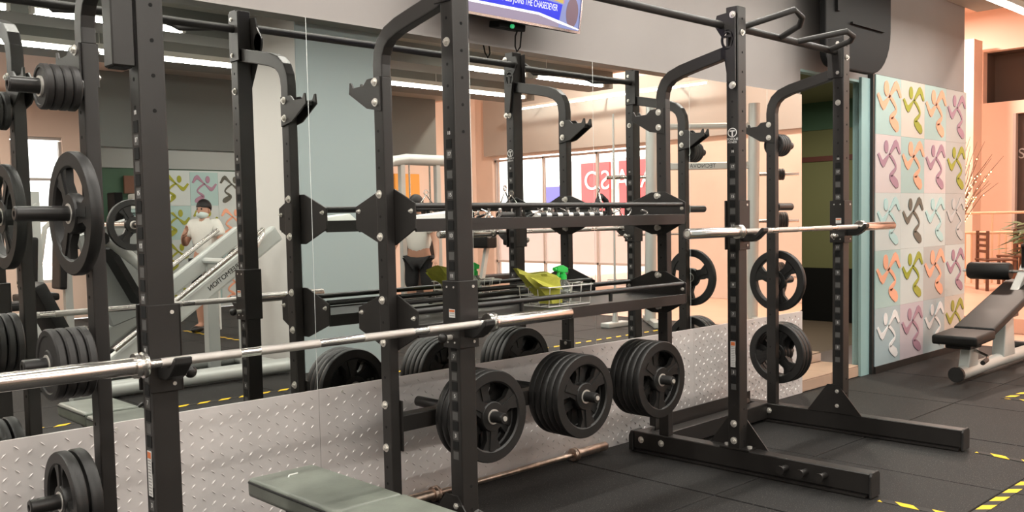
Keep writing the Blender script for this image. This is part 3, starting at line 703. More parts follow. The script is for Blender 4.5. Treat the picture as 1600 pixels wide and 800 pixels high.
# ------------------------------------------------------------------ weight plates
def tri_plate(R, T):
    """rubber tri-grip disc around the y axis, front to -y, three openings between three spokes"""
    m = MB()
    k = R/.2
    m.lathe([(R-.004, -T/2), (R, -T/2+.006), (R, T/2-.006), (R-.004, T/2), (.155*k, T/2), (.148*k, T/2-.006), (.148*k, -T/2+.006), (.155*k, -T/2)], (0,0,0), 'y', 48)
    m.lathe([(.062*k, -T/2-.001), (.066*k, -T/2+.005), (.066*k, T/2-.005), (.062*k, T/2+.001), (.0262, T/2+.001), (.0262, -T/2-.001)], (0,0,0), 'y', 30)
    for i in range(3):
        a = -PI/2 + i*2*PI/3; ca, sa = math.cos(a), math.sin(a)
        def Q(r, t): return (r*ca-t*sa, r*sa+t*ca)
        poly = [Q(.052*k, -.036*k), Q(.10*k, -.030*k), Q(.150*k, -.058*k), Q(.150*k, .058*k), Q(.10*k, .030*k), Q(.052*k, .036*k)]
        m.prism(poly, 'y', -T/2+.006, T/2-.006)
        m.prism([Q(.05*k, -.011*k), Q(.148*k, -.016*k), Q(.148*k, .016*k), Q(.05*k, .011*k)], 'y', -T/2+.0005, T/2-.0005)
    me = m.mesh('disc_body', smooth=True); me.materials.append(M['rubber']); return me
def solid_plate(R, T):
    m = MB()
    m.lathe([(R-.005, -T/2), (R, -T/2+.005), (R, T/2-.005), (R-.005, T/2), (R*.82, T/2), (R*.78, T/2-.004), (R*.42, T/2-.004), (R*.38, T/2), (.0262, T/2), (.0262, -T/2), (R*.38, -T/2), (R*.42, -T/2+.004), (R*.78, -T/2+.004), (R*.82, -T/2)], (0,0,0), 'y', 40)
    me = m.mesh('disc_body', smooth=True); me.materials.append(M['rubber_worn']); return me
def ring_mesh(T):
    m = MB().lathe([(.033, -T/2-.003), (.033, T/2+.003), (.0258, T/2+.003), (.0258, -T/2-.003)], (0,0,0), 'y', 24); me = m.mesh('hub_ring', smooth=True); me.materials.append(M['zinc']); return me
PL = {'big': (tri_plate(.2, .036), ring_mesh(.036), .036), 'mid': (tri_plate(.16, .036), ring_mesh(.036), .036), 'med': (solid_plate(.115, .027), ring_mesh(.027), .027), 'small': (solid_plate(.072, .026), ring_mesh(.026), .026)}
def plate(kind, loc, axis, label, group, spin=0.0):
    t = thing('weight_plate', label, 'weight plate', loc, group)
    for me, nm in ((PL[kind][0], 'disc_body'), (PL[kind][1], 'hub_ring')):
        o = bpy.data.objects.new(nm, me); COL.objects.link(o); o.parent = t
        o.rotation_euler.y = spin
    if axis == 'x': t.rotation_euler.z = -PI/2      # front faces -x
    if axis == '+x': t.rotation_euler.z = PI/2
    # the disc hangs on its peg: hole slightly larger than the peg
    return t
ORD = ['frontmost', 'second', 'third', 'fourth', 'fifth', 'sixth']
for x, nm, n in zip(PEGX, ('left', 'middle', 'right'), (4, 5, 5)):
    for i in range(n):
        y = -.600+.019+i*.039
        plate('big', (x, y, PZ-.0012), 'y', '%s large black disc on the %s of the three low pegs' % (ORD[i] if i == 0 else ORD[i]+' from the front', nm), 'large discs on the low storage pegs', (PI/3*(i % 2)+random.uniform(-.2, .2)) if i else (.05, -.12, .1)[PEGX.index(x)])
x_ = XA+.010
for i in range(4): plate('small', (x_-.110+i*.0275+.0, -.371, 1.7938), 'x', '%s small disc on the top peg of the near upright' % (ORD[i] if i == 0 else ORD[i]+' from the outside'), 'small discs at the top left')
plate('big', (x_-.036, -.371, 1.3938), 'x', 'large spoked disc on the near upright beside the long peg', 'discs on the near upright', .5)
for i in range(4): plate('med', (x_-.128+i*.031, -.371, .9138), 'x', '%s medium disc behind the near barbell sleeve' % (ORD[i] if i == 0 else ORD[i]+' from the outside'), 'medium discs at the left')
for i in range(2): plate('mid', (x_-.105+i*.046, -.371, .4688), 'x', '%s disc at the bottom left in front of the tread plate' % ('outer', 'inner')[i], 'discs at the bottom left', .9)
x_ = XD+.056
for i in range(4): plate('small', (x_+.10-i*.0275, -.371+DY+.005, 1.7938), '+x', '%s small disc at the top of the far upright by the doorway' % (ORD[i] if i == 0 else ORD[i]+' from the outside'), 'small discs at the top of the far upright')
plate('big', (x_+.05, -.371+DY+.005, .9138), '+x', 'large disc on the middle peg of the far upright by the doorway', 'large discs on the far upright', .2)
for i in range(3): plate('big', (x_+.125-i*.040, -.371+DY+.005, .4388), '+x', '%s large disc on the bottom peg of the far upright' % ('outer', 'middle', 'inner')[i], 'large discs on the far upright', .4+.2*i)

# ------------------------------------------------------------------ barbells
def barbell(label, xc, y, z, rz=0.0, half=1.1, shaft=.655, sr=.025, mats=('chrome', 'knurl', 'chrome'), cr=.037):
    t = thing('barbell', label, 'barbell', (xc, y, z), 'barbells')
    def part(name, mb, m, par=t):
        return mb.build(name, m, par, smooth=True)
    sh = MB().cyl((xc-shaft, y, z), (xc+shaft, y, z), .0135, 16); so = part('shaft', sh, mats[0])
    segs = [(-.92, -.55), (-.45, -.13), (.13, .45), (.55, .92)]
    for a, b in segs: part('knurled_section', MB().cyl((xc+a*shaft, y, z), (xc+b*shaft, y, z), .0141, 16), mats[1], so)
    for s_ in (-1, 1):
        a = xc+s_*shaft; e = xc+s_*half
        part('sleeve', MB().lathe([(0, 0), (sr-.003, 0), (sr, -s_*.004), (sr, -s_*(half-shaft)), (0, -s_*(half-shaft))], (e, y, z), 'x', 24, closed=False), mats[2])
        part('collar', MB().lathe([(0, 0), (cr-.003, 0), (cr, s_*.004), (cr, s_*.012), (cr-.006, s_*.016), (cr-.006, s_*.022), (cr, s_*.026), (cr-.002, s_*.036), (0, s_*.036)], (a-s_*.012, y, z), 'x', 24, closed=False), mats[2])
        part('end_plug', MB().lathe([(0, 0), (.014, 0), (.014, s_*.002), (0, s_*.002)], (e, y, z), 'x', 14, closed=False), 'zinc')
    t.rotation_euler.z = rz
    return t
barbell('long chrome barbell racked in front, crossing the left half of the picture', -.567, -.935, .9615)
barbell('chrome barbell on the back rack, its end cap facing us', 2.4635, -.925, 1.2635, .0198*0)
barbell('short coppery barbell lying on the floor against the tread plate', .998, -.062, .037, 0, .76, .49, .025, ('copper', 'copper', 'copper'))
#PART3
# ------------------------------------------------------------------ TV on the wall
def tv():
    t = thing('television', 'flat television with a blue news banner, hung above the mirror', 'television', (.98, -.17, 2.318))
    W_, H_ = .90, .52; x0 = .53
    MB().box(x0, x0+W_, -.20, -.155, 2.318, 2.318+H_).build('body', 'black', t, bevel=.006)
    fr = MB().box(x0, x0+W_, -.206, -.20, 2.318, 2.330).box(x0, x0+.010, -.206, -.20, 2.33, 2.318+H_).box(x0+W_-.010, x0+W_, -.206, -.20, 2.33, 2.318+H_).box(x0, x0+W_, -.206, -.20, 2.318+H_-.01, 2.318+H_)
    fr.build('bezel', 'chrome', t)
    def scr(n, c, k=1.0): 
        return mat(n, (0,0,0), .3, emit=c, estr=k)
    S = x0+.012; E_ = x0+W_-.012; z0 = 2.331; y = -.2005
    sc = MB().box(S, E_, y-.001, y, z0, 2.318+H_-.012).build('screen', scr('screen_lavender', (.28, .32, .62), 1.0), t)
    MB().box(S, E_-.15, y-.002, y-.001, z0, z0+.045).build('screen_strip', scr('screen_mauve', (.42, .34, .46), .9), sc)
    MB().prism([(S, z0+.043), (E_-.30, z0+.043), (E_-.15, z0+.020), (E_, z0+.004), (E_, z0+.010), (E_-.15, z0+.034), (E_-.30, z0+.055), (S, z0+.055)], 'y', y-.0032, y-.001).build('screen_swoosh', scr('screen_white', (1, 1, 1), 1.3), sc)
    MB().prism([(S, z0+.055), (E_-.31, z0+.055), (E_-.150, z0+.030), (E_-.135, z0+.115), (S, z0+.155)], 'y', y-.0025, y-.001).build('news_banner', scr('screen_blue', (.01, .03, .85), 1.0), sc)
    M['scrtxt'] = scr('screen_text', (1, 1, 1), 1.1)
    text('news_text', 'DR JAYSON GONZALES JOINS THE CHASEDEVER', .046, (S+.395, y-.0032, z0+.092), (PI/2, 0.0, 0), 'scrtxt', sc, .0003, .62)
    MB().prism([(S+.2, z0+.16), (E_-.12, z0+.122), (E_-.14, 2.318+H_-.015), (S+.2, 2.318+H_-.015)], 'y', y-.002, y-.001).build('screen_picture', scr('screen_purple', (.50, .26, .50), 1.0), sc)
    MB().prism([(E_-.24, z0+.135), (E_-.13, z0+.120), (E_-.14, z0+.24), (E_-.25, z0+.24)], 'y', y-.0025, y-.001).build('screen_picture', scr('screen_gold', (.72, .52, .10), 1.0), sc)
    MB().prism([(E_-.118+math.cos(a)*.0+.06+math.cos(a)*.045, z0+.085+math.sin(a)*.075) for a in [2*PI*k/20 for k in range(20)]], 'y', y-.0025, y-.001).build('screen_picture', scr('screen_brown', (.30, .18, .22), .8), sc)
    MB().box(.75, 1.2, -.155, .01, 2.36, 2.56).build('wall_bracket', 'black', t)
    MB().disc((.98, -.16, 2.300), .010, -.012, 'y', 14).build('power_light', mat('green_led', (0, .05, .02), .4, emit=(.02, .5, .16), estr=.8), t)
    MB().box(.90, 1.08, -.16, -.08, 2.285, 2.318).build('receiver_box', 'black', t, bevel=.004)
    MB().tube([(1.06, -.13, 2.31), (1.04, -.13, 2.26), (1.045, -.13, 2.21), (1.06, -.13, 2.185), (1.08, -.13, 2.21), (1.08, -.13, 2.32)], .004, 6).build('cable', 'black', t, smooth=True)
    t.rotation_euler.x = 0.0
    piv = t; piv.rotation_euler = (math.radians(9), 0, 0)
tv()
# black rounded housing high on the wall
hs = thing('wall_housing', 'large black rounded housing mounted high on the wall above the doorway', 'housing', (4.5, -.12, 2.8))
def rounded(x0, x1, z0, z1, r, n=8):
    p = []
    for k in range(n+1): a = PI+PI/2*k/n; p.append((x0+r*.3+r*.3*math.cos(a), z0+r*.3+r*.3*math.sin(a)))
    for k in range(n+1): a = -PI/2+PI/2*k/n; p.append((x1-r+r*math.cos(a), z0+r+r*math.sin(a)))
    return p+[(x1, z1), (x0, z1)]
MB().prism(rounded(3.98, 5.03, 2.40, 3.24, .36), 'y', -.25, -.20).build('front_shell', 'black', hs, bevel=.012, seg=2)
MB().prism(rounded(4.55, 4.90, 2.55, 3.22, .20), 'y', -.20, .012).build('back_box', 'black', hs)
MB().box(4.35, 4.88, -.27, -.25, 2.735, 2.75).build('ledge', 'black', hs); MB().box(4.12, 4.16, -.27, -.25, 2.80, 3.2).build('handle', 'black', hs)

# ------------------------------------------------------------------ near bench in the rack
bn = thing('weight_bench', 'dark vinyl flat bench in the foreground below the long barbell', 'bench', (-.57, -1.0, 0))
def pad_mb(x0, x1, y0, y1, z0, z1): return MB().box(x0, x1, y0, y1, z0, z1)
pd = pad_mb(-.705, -.435, -1.075, -.515, .385, .452).build('back_pad', 'bench', bn, bevel=.018, seg=4, smooth=True)
MB().tube([(-.705, -.53, .44), (-.705, -1.06, .44)], .004, 6).tube([(-.435, -.53, .44), (-.435, -1.06, .44)], .004, 6).build('piping', 'piping', pd)
MB().tube([(-.60, -.62, .4535), (-.585, -.60, .4537), (-.55, -.598, .4535)], .003, 6).build('scuff_mark', 'dust', pd)
sp_ = pad_mb(-.70, -.44, -1.50, -1.085, .385, .458).build('seat_pad', 'bench', bn, bevel=.022, seg=4, smooth=True)
MB().tube([(-.70, -1.49, .445), (-.70, -1.10, .445)], .004, 6).tube([(-.44, -1.49, .445), (-.44, -1.10, .445)], .004, 6).build('piping', 'piping', sp_)
MB().box(-.60, -.54, -1.46, -.56, .325, .384).build('spine', 'steel', bn, bevel=.004)
for y in (-.62, -1.38): 
    MB().box(-.60, -.54, y-.03, y+.03, .06, .33).build('leg', 'steel', bn, bevel=.004)
    MB().box(-.78, -.36, y-.03, y+.03, .0, .06).build('foot', 'steel', bn, bevel=.004)
MB().tube([(-.44, -1.30, .36), (-.33, -1.33, .42), (-.31, -1.35, .40)], .010, 8).build('adjust_handle', 'steel2', bn)

# ------------------------------------------------------------------ decline bench to the right
db = thing('decline_bench', 'decline sit-up bench with black pads and foam rollers on a silver frame', 'bench', (6.0, -.72, 0))
y0 = -.72
MB().tube([(5.18, y0, .075), (6.1, y0, .085), (7.25, y0, .075)], .055, 14).build('base_rail', 'silver', db, smooth=True)
MB().disc((5.185, y0, .075), .060, -.035, 'x', 18).build('end_cap', 'rubber', db); MB().tube([(7.2, y0-.32, .06), (7.2, y0+.32, .06)], .05, 12).build('rear_foot', 'rubber', db, smooth=True)
MB().prism([(5.30, .11), (5.50, .11), (5.52, .31), (5.36, .31)], 'y', y0-.04, y0+.04).build('front_post', 'silver', db, bevel=.006)
MB().prism([(6.05, .11), (6.32, .11), (6.26, .50), (6.10, .50)], 'y', y0-.05, y0+.05).build('main_post', 'silver', db, bevel=.006)
MB().box(6.04, 6.30, y0-.08, y0+.08, .44, .50).build('hinge_block', 'steel2', db, bevel=.006)
def slab(a, b, w, th):
    m = MB().bar(a, b, w, th); return m
slab((5.10, y0, .345), (5.50, y0, .365), .34, .075).build('seat_pad', 'pad', db, bevel=.022, seg=3, smooth=True)
MB().box(5.18, 5.42, y0-.10, y0+.10, .27, .31).build('pad_bracket', 'rubber', db, bevel=.02, seg=2)
slab((5.51, y0, .38), (6.72, y0, .70), .31, .065).build('back_pad', 'pad', db, bevel=.016, seg=3, smooth=True)
slab((5.55, y0, .335), (6.70, y0, .64), .08, .05).build('pad_rail', 'silver_d', db)
MB().bar((6.22, y0, .46), (6.75, y0, .86), .07, .07).build('roller_arm', 'silver', db, bevel=.006)
MB().cyl((6.62, y0-.50, .80), (6.62, y0+.50, .80), .015, 10).build('roller_axle', 'chrome', db)
for s_ in (-1, 1): MB().lathe([(.015, 0), (.068, 0), (.078, s_*.02), (.078, s_*.34), (.068, s_*.36), (.015, s_*.36)], (6.62, y0+s_*.09, .80), 'y', 22).build('foam_roller', 'pad', db, smooth=True)
MB().tube([(6.66, y0, .84), (6.66, y0, .99), (6.64, y0, 1.03), (6.58, y0-.05, 1.04)], .020, 10).build('hook_handle', 'pad', db, smooth=True)
MB().tube([(5.44, y0+.02, .26), (5.36, y0-.16, .21), (5.22, y0-.20, .20)], .013, 8).build('side_lever', 'chrome', db, smooth=True)
MB().cyl((5.24, y0-.195, .20), (5.10, y0-.215, .195), .018, 10).build('lever_grip', 'rubber', db); 

# ------------------------------------------------------------------ things on the storage shelves
ZS, ZL = 1.350, .918
def spring_clip(x, y, z, rz, label):
    t = thing('spring_clip', label, 'barbell clip', (x, y, z), 'chrome spring clips on the upper shelf')
    p = []
    for k in range(37): a = 2*PI*k/12; p.append((x-.014+.028*k/36, y+math.cos(a)*.030, z+.033+math.sin(a)*.030))
    p = [(x-.016, y+.085, z+.055)]+p+[(x+.016, y+.085, z+.012)]
    MB().tube(p, .0032, 6).build('coil', 'chrome', t, smooth=True)
    MB().cyl((x-.016, y+.06, z+.048), (x-.017, y+.10, z+.060), .006, 8).cyl((x+.016, y+.06, z+.020), (x+.017, y+.10, z+.008), .006, 8).build('grip_sleeve', 'rubber', t)
    t.rotation_euler.z = rz
for i, (x, y, rz) in enumerate(((.62, -.40, .4), (.93, -.43, 1.2), (1.02, -.36, 2.4), (1.10, -.44, .2), (1.28, -.42, 1.9), (1.55, -.40, .8))):
    spring_clip(x, y, ZS+.001, rz, 'chrome spring clip on the upper shelf, %s from the left' % ('first', 'second', 'third', 'fourth', 'fifth', 'sixth')[i])
def d_handle(x, y, z, rz, label, lean=0.0):
    t = thing('pull_attachment', label, 'cable attachment', (x, y, z), 'black cable handles on the upper shelf')
    MB().tube([(x-.06, y, z+.018), (x-.062, y, z+.05), (x, y, z+.135), (x+.062, y, z+.05), (x+.06, y, z+.018)], .0045, 6).build('yoke', 'chrome', t, smooth=True)
    MB().cyl((x-.062, y, z+.018), (x+.062, y, z+.018), .017, 12).build('grip', 'rubber', t, smooth=True)
    MB().lathe([(.010, -.003), (.015, -.003), (.015, .003), (.010, .003)], (x, y, z+.146), 'y', 12).build('ring', 'chrome', t)
    t.rotation_euler = (lean, 0, rz)
d_handle(.78, -.30, ZS, .3, 'black cable handle on the upper shelf next to the left stack of clips')
d_handle(1.42, -.33, ZS, 1.0, 'black cable handle lying in the middle of the upper shelf')
# rope with rubber ends and a long white ribbed bar
rp = thing('triceps_rope', 'black rope with rubber end knobs on the upper shelf near the right plate', 'cable rope', (1.50, -.32, ZS))
MB().tube([(1.36, -.36, ZS+.03), (1.40, -.34, ZS+.085), (1.45, -.32, ZS+.11), (1.50, -.31, ZS+.085), (1.53, -.30, ZS+.03)], .015, 10).build('rope', 'shorts', rp, smooth=True)
for p in ((1.36, -.36, ZS+.024), (1.53, -.30, ZS+.024)): MB().sphere(p, .024, 12, 8).build('end_knob', 'rubber', rp, smooth=True)
lb = thing('straight_handle', 'white ribbed pull-down bar lying along the upper shelf', 'cable bar', (1.0, -.48, ZS))
MB().cyl((.80, -.485, ZS+.014), (1.26, -.485, ZS+.014), .012, 12).build('tube', 'wire', lb, smooth=True)
for k in range(6): MB().cyl((.82+k*.075, -.485, ZS+.014), (.86+k*.075, -.485, ZS+.014), .0135, 12).build('grip_band', 'rubber', lb)
tw = thing('folded_strap', 'pale folded strap on the left end of the upper shelf', 'strap', (.2, -.40, ZS))
MB().add([(.09, -.46, ZS), (.38, -.48, ZS), (.40, -.36, ZS), (.10, -.32, ZS), (.12, -.45, ZS+.018), (.34, -.46, ZS+.040), (.36, -.38, ZS+.042), (.13, -.34, ZS+.016)], [(3,2,1,0), (4,5,6,7), (0,1,5,4), (1,2,6,5), (2,3,7,6), (3,0,4,7)]).build('strap_fold', 'dust', tw, bevel=.006, seg=2, smooth=True)
sbk = thing('lat_bar_end', 'small chrome hook lying at the right end of the upper shelf', 'hook', (1.7, -.4, ZS))
MB().tube([(1.66, -.44, ZS+.008), (1.71, -.42, ZS+.010), (1.735, -.40, ZS+.022), (1.72, -.38, ZS+.034), (1.70, -.385, ZS+.030)], .006, 8).build('hook', 'chrome', sbk, smooth=True)

# wire basket with towel and spray bottle
bk = thing('wire_basket', 'white wire basket on the lower shelf holding a yellow towel', 'basket', (1.07, -.33, ZL))
bx0, bx1, by0, by1 = .93, 1.225, -.43, -.24; zt = ZL+.10
b = MB()
for z, e in ((ZL+.006, .0), (ZL+.055, .006), (zt, .012)):
    b.tube([(bx0-e, by0-e, z), (bx1+e, by0-e, z), (bx1+e, by1+e, z), (bx0-e, by1+e, z)], .0028, 6, closed=True)
b.build('rim_wires', 'wire', bk, smooth=True)
b = MB()
for k in range(5):
    x = bx0+(bx1-bx0)*k/4
    b.tube([(x, by0-.012, zt), (x, by0, ZL+.006), (x, by1, ZL+.006), (x, by1+.012, zt)], .0022, 5)
for k in range(1, 3):
    y = by0+(by1-by0)*k/3
    b.tube([(bx0-.012, y, zt), (bx0, y, ZL+.006), (bx1, y, ZL+.006), (bx1+.012, y, zt)], .0022, 5)
b.tube([(bx1+.01, -.36, zt), (bx1+.045, -.345, zt+.004), (bx1+.045, -.325, zt+.004), (bx1+.01, -.31, zt)], .0025, 6)
b.build('upright_wires', 'wire', bk)
def cloth():
    t = thing('towel', 'crumpled yellow cleaning towel stuffed in the wire basket', 'towel', (1.0, -.33, ZL+.01))
    m = MB(); nu, nv = 26, 22; vs = []
    for i in range(nu+1):
        for j in range(nv+1):
            u, v = i/nu, j/nv
            a = 2*PI*u
            zz = .015 + .150*v; wid = .055+.075*v**1.3; dep = .055+.020*v
            cxx = 1.035-.085*v**1.4
            fold = 1+.10*math.sin(5*a+3*v)+.06*math.sin(11*a+7*v)
            x = cxx+math.cos(a)*wid*fold; y = -.335+math.sin(a)*dep*fold
            z = ZL+zz+(.020*math.cos(a+.6)*-1 if v > .6 else 0)*(v-.6)*2.5+.010*math.sin(3*a)*v
            vs.append((x, y, z))
    fs = []
    for i in range(nu):
        for j in range(nv):
            fs.append((i*(nv+1)+j, (i+1)*(nv+1)+j, (i+1)*(nv+1)+j+1, i*(nv+1)+j+1))
    m.add(vs, fs)
    top = [i*(nv+1)+nv for i in range(nu)]
    c0 = len(m.v); m.v.append((.945, -.335, ZL+.150)); 
    for i in range(nu): m.f.append((top[i], top[(i+1) % nu] if i < nu-1 else nu*(nv+1)+nv, c0))
    m.build('towel_cloth', 'yellow', t, smooth=True)
    MB().add([(.84, -.40, ZL+.155), (.99, -.43, ZL+.150), (1.04, -.42, ZL+.085), (.97, -.435, ZL+.095), (.90, -.425, ZL+.11)], [(0,1,2,3), (0,3,4)]).build('towel_flap', 'yellow', t)
cloth()
sb = thing('spray_bottle', 'clear spray bottle with a bright green trigger head in the basket', 'spray bottle', (1.135, -.335, ZL+.009))
zb = ZL+.009; px, py = 1.135, -.335
MB().lathe([(0, 0), (.036, 0), (.039, .008), (.039, .075), (.034, .095), (.018, .112), (.014, .120), (0, .120)], (px, py, zb), 'z', 20, closed=False).build('bottle', 'bottle', sb, smooth=True)
MB().lathe([(0, .116), (.018, .116), (.018, .138), (.012, .142), (.012, .155), (0, .155)], (px, py, zb), 'z', 16, closed=False).build('collar', 'sprayer', sb, smooth=True)
MB().prism([(px+.022, zb+.150), (px+.026, zb+.172), (px-.010, zb+.188), (px-.050, zb+.180), (px-.052, zb+.160), (px-.015, zb+.150)], 'y', py-.014, py+.014).build('trigger_head', 'sprayer', sb, bevel=.004, seg=2)
MB().prism([(px-.026, zb+.160), (px-.034, zb+.160), (px-.052, zb+.110), (px-.044, zb+.107), (px-.034, zb+.130)], 'y', py-.008, py+.008).build('trigger', 'sprayer', sb, bevel=.002)
MB().cyl((px-.052, py, zb+.170), (px-.066, py, zb+.170), .010, 10).build('nozzle', 'sprayer', sb)

# ------------------------------------------------------------------ floor tape
def tape(x0, y0, x1, y1, label, w=.048):
    L = math.hypot(x1-x0, y1-y0)
    o = MB().box(0, L, -w/2, w/2, 0, .0012).mesh('tape'); o.materials.append(M['tape'])
    t = bpy.data.objects.new('floor_tape', o); COL.objects.link(t); t.location = (x0, y0, .0004); t.rotation_euler.z = math.atan2(y1-y0, x1-x0)
    tag(t, label, 'floor tape', 'yellow and black hazard tape on the floor')
tape(1.0, -2.0, 7.2, -1.985, 'long black and yellow hazard tape crossing the lower right corner')
tape(1.93, -1.60, 1.93, -1.97, 'short hazard tape strip at the end of the nearer rack foot')
tape(3.14, -1.60, 3.08, -1.965, 'short hazard tape strip at the end of the farther rack foot')
tape(4.80, -1.19, 5.4, -1.25, 'hazard tape near the decline bench, upper right'); tape(4.82, -1.21, 4.84, -1.95, 'hazard tape running from the decline bench towards us')
tape(-3.0, -3.16, 7.2, -3.22, 'long hazard tape on the far side of the aisle, seen in the mirror'); tape(2.85, -5.4, 2.87, -8.0, 'hazard tape leading to the far wall, seen in the mirror')

# ------------------------------------------------------------------ people (seen in the mirror)
def person(label, loc, rz, arms, lean=0.0, mask=True, turn=0.0):
    t = thing('person', label, 'person', loc)
    J = {'pel': ((0,0,.92), .125), 'spi': ((0,-.01,1.08), .120), 'che': ((0,-.0,1.27), .135), 'nkb': ((0,.015,1.40), .07), 'nek': ((0,.01,1.45), .052), 'hea': ((0,-.015,1.53), .078), 'cro': ((0,0,1.61), .078)}
    E_ = [('pel','spi'), ('spi','che'), ('che','nkb'), ('nkb','nek'), ('nek','hea'), ('hea','cro')]
    for s_, nm in ((-1,'r'), (1,'l')):
        sh, el, wr, pa = arms[nm]
        J['sh'+nm] = ((s_*.165, .01, 1.355), .062); J['el'+nm] = (el, .042); J['wr'+nm] = (wr, .028); J['pa'+nm] = (pa, .030)
        E_ += [('che','sh'+nm), ('sh'+nm,'el'+nm), ('el'+nm,'wr'+nm), ('wr'+nm,'pa'+nm)]
        d = (Vector(pa)-Vector(wr)).normalized(); sd = d.cross(Vector((s_*.3, -1, .2))).normalized()
        for k, (o, l) in enumerate(((-.030,.060), (-.010,.075), (.010,.072), (.028,.058))):
            b = Vector(pa)+sd*o+d*.02; m = b+d*l*.55; e = m+d*l*.45+Vector((0,-.012,0))
            J['f%s%d' % (nm,k)] = (tuple(b), .010); J['g%s%d' % (nm,k)] = (tuple(m), .009); J['h%s%d' % (nm,k)] = (tuple(e), .008)
            E_ += [('pa'+nm, 'f%s%d' % (nm,k)), ('f%s%d' % (nm,k), 'g%s%d' % (nm,k)), ('g%s%d' % (nm,k), 'h%s%d' % (nm,k))]
        b = Vector(wr)*.5+Vector(pa)*.5-sd*.034; e = b+d*.045-sd*.015
        J['t'+nm] = (tuple(b), .011); J['u'+nm] = (tuple(e), .009); E_ += [('pa'+nm, 't'+nm), ('t'+nm, 'u'+nm)]
        J['hp'+nm] = ((s_*.09, 0, .86), .088); J['kn'+nm] = ((s_*.105, -.03, .48), .058); J['an'+nm] = ((s_*.11, .03, .09), .040); J['to'+nm] = ((s_*.12, -.13, .04), .038)
        E_ += [('pel','hp'+nm), ('hp'+nm,'kn'+nm), ('kn'+nm,'an'+nm), ('an'+nm,'to'+nm)]
    def L(p):
        p = Vector(p)
        if p.z > .9 and lean: 
            h = p.z-.9; p = Vector((p.x, p.y-h*math.sin(lean), .9+h*math.cos(lean)))
        return p
    def skinned(name, joints, edges, root, grow, material, lv=2):
        names = list(joints); me = bpy.data.meshes.new(name)
        me.from_pydata([tuple(L(joints[n][0])) for n in names], [(names.index(a), names.index(b)) for a, b in edges], [])
        o = bpy.data.objects.new(name, me); COL.objects.link(o); o.parent = t
        sk = o.modifiers.new('skin', 'SKIN'); sk.use_smooth_shade = True
        for i, n in enumerate(names):
            r = joints[n][1]+grow; fl = .72 if n in ('pel', 'spi', 'che') else 1.0
            me.skin_vertices[0].data[i].radius = (r, r*fl) ; me.skin_vertices[0].data[i].use_root = (n == root)
        sb = o.modifiers.new('sub', 'SUBSURF'); sb.levels = lv; sb.render_levels = lv
        me.materials.append(M[material]); return o
    skinned('body', J, E_, 'pel', 0, 'skin')
    sj = {k: J[k] for k in ('pel', 'spi', 'che', 'nkb')}; se = [('pel','spi'), ('spi','che'), ('che','nkb')]
    for nm in 'rl':
        sj['sh'+nm] = J['sh'+nm]; a, b = Vector(J['sh'+nm][0]), Vector(J['el'+nm][0]); sj['um'+nm] = (tuple(a*.35+b*.65), .058)
        se += [('che','sh'+nm), ('sh'+nm,'um'+nm)]
    skinned('shirt', sj, se, 'pel', .022, 'shirt')
    kj = {'pel': ((0,0,.93), .125)}; ke = []
    for nm in 'rl':
        kj['hp'+nm] = J['hp'+nm]; kj['kn'+nm] = (tuple(Vector(J['kn'+nm][0])+Vector((0,0,.04))), .07); ke += [('pel','hp'+nm), ('hp'+nm,'kn'+nm)]
    skinned('shorts', kj, ke, 'pel', .018, 'shorts')
    for s_ in (-1, 1):
        o = MB().sphere((0,0,0), .06, 12, 8, (.8, 2.2, .75)).build('shoe', 'rubber', t, smooth=True); o.location = (s_*.115, -.06, .045)
    H = thing_part = bpy.data.objects.new('head_detail', None); COL.objects.link(H); H.parent = t; H.location = L((0, 0, 1.535)); H.rotation_euler = (0, 0, turn)
    hm = MB().sphere((0, .012, .035), .102, 20, 14, (.88, 1.0, 1.02)); hm.v = [(x, y, max(z, .03 if y < .02 else -.02)) for x, y, z in hm.v]
    o = hm.mesh('hair', smooth=True); o.materials.append(M['hair']); ho = bpy.data.objects.new('hair', o); COL.objects.link(ho); ho.parent = H
    def hp(name, mb, m):
        me = mb.mesh(name, smooth=True); me.materials.append(M[m]); q = bpy.data.objects.new(name, me); COL.objects.link(q); q.parent = H
    hp('face', MB().sphere((0, -.012, -.015), .090, 20, 14, (.80, .98, 1.15)), 'skin')
    hp('nose', MB().sphere((0, -.105, -.025), .018, 8, 6, (.7, 1, 1.2)), 'skin')
    for s_ in (-1, 1):
        hp('ear', MB().sphere((s_*.076, .012, -.015), .024, 8, 6, (.4, .8, 1.2)), 'skin'); hp('eye', MB().sphere((s_*.030, -.090, .012), .011, 8, 6), 'hair')
    hp('mouth', MB().sphere((0, -.098, -.062), .02, 8, 6, (1.2, .3, .3)), 'skin')
    if mask: hp('face_mask', MB().sphere((0, -.030, -.055), .088, 16, 10, (.82, .98, .62)), 'mask')
    t.rotation_euler.z = rz
    return t
A1 = {'r': (0, (-.27,-.02,1.10), (-.20,-.20,1.00), (-.16,-.26,.98)), 'l': (0, (.26,-.04,1.10), (.16,-.22,1.20), (.10,-.25,1.27))}
person('man in white shirt and face mask behind the leg press, in the mirror', (3.0, -7.57, 0), -PI/2-.75+PI*.0+.2, A1, 0, True, 0)
A2 = {'r': (0, (-.25,-.10,1.10), (-.30,-.26,.92), (-.31,-.33,.86)), 'l': (0, (.25,-.10,1.10), (.24,-.30,.98), (.22,-.36,.94))}
person('person in a white shirt leaning forward behind the shelf end, in the mirror', (4.62, -5.30, 0), -2.15, A2, .16, False, 0)

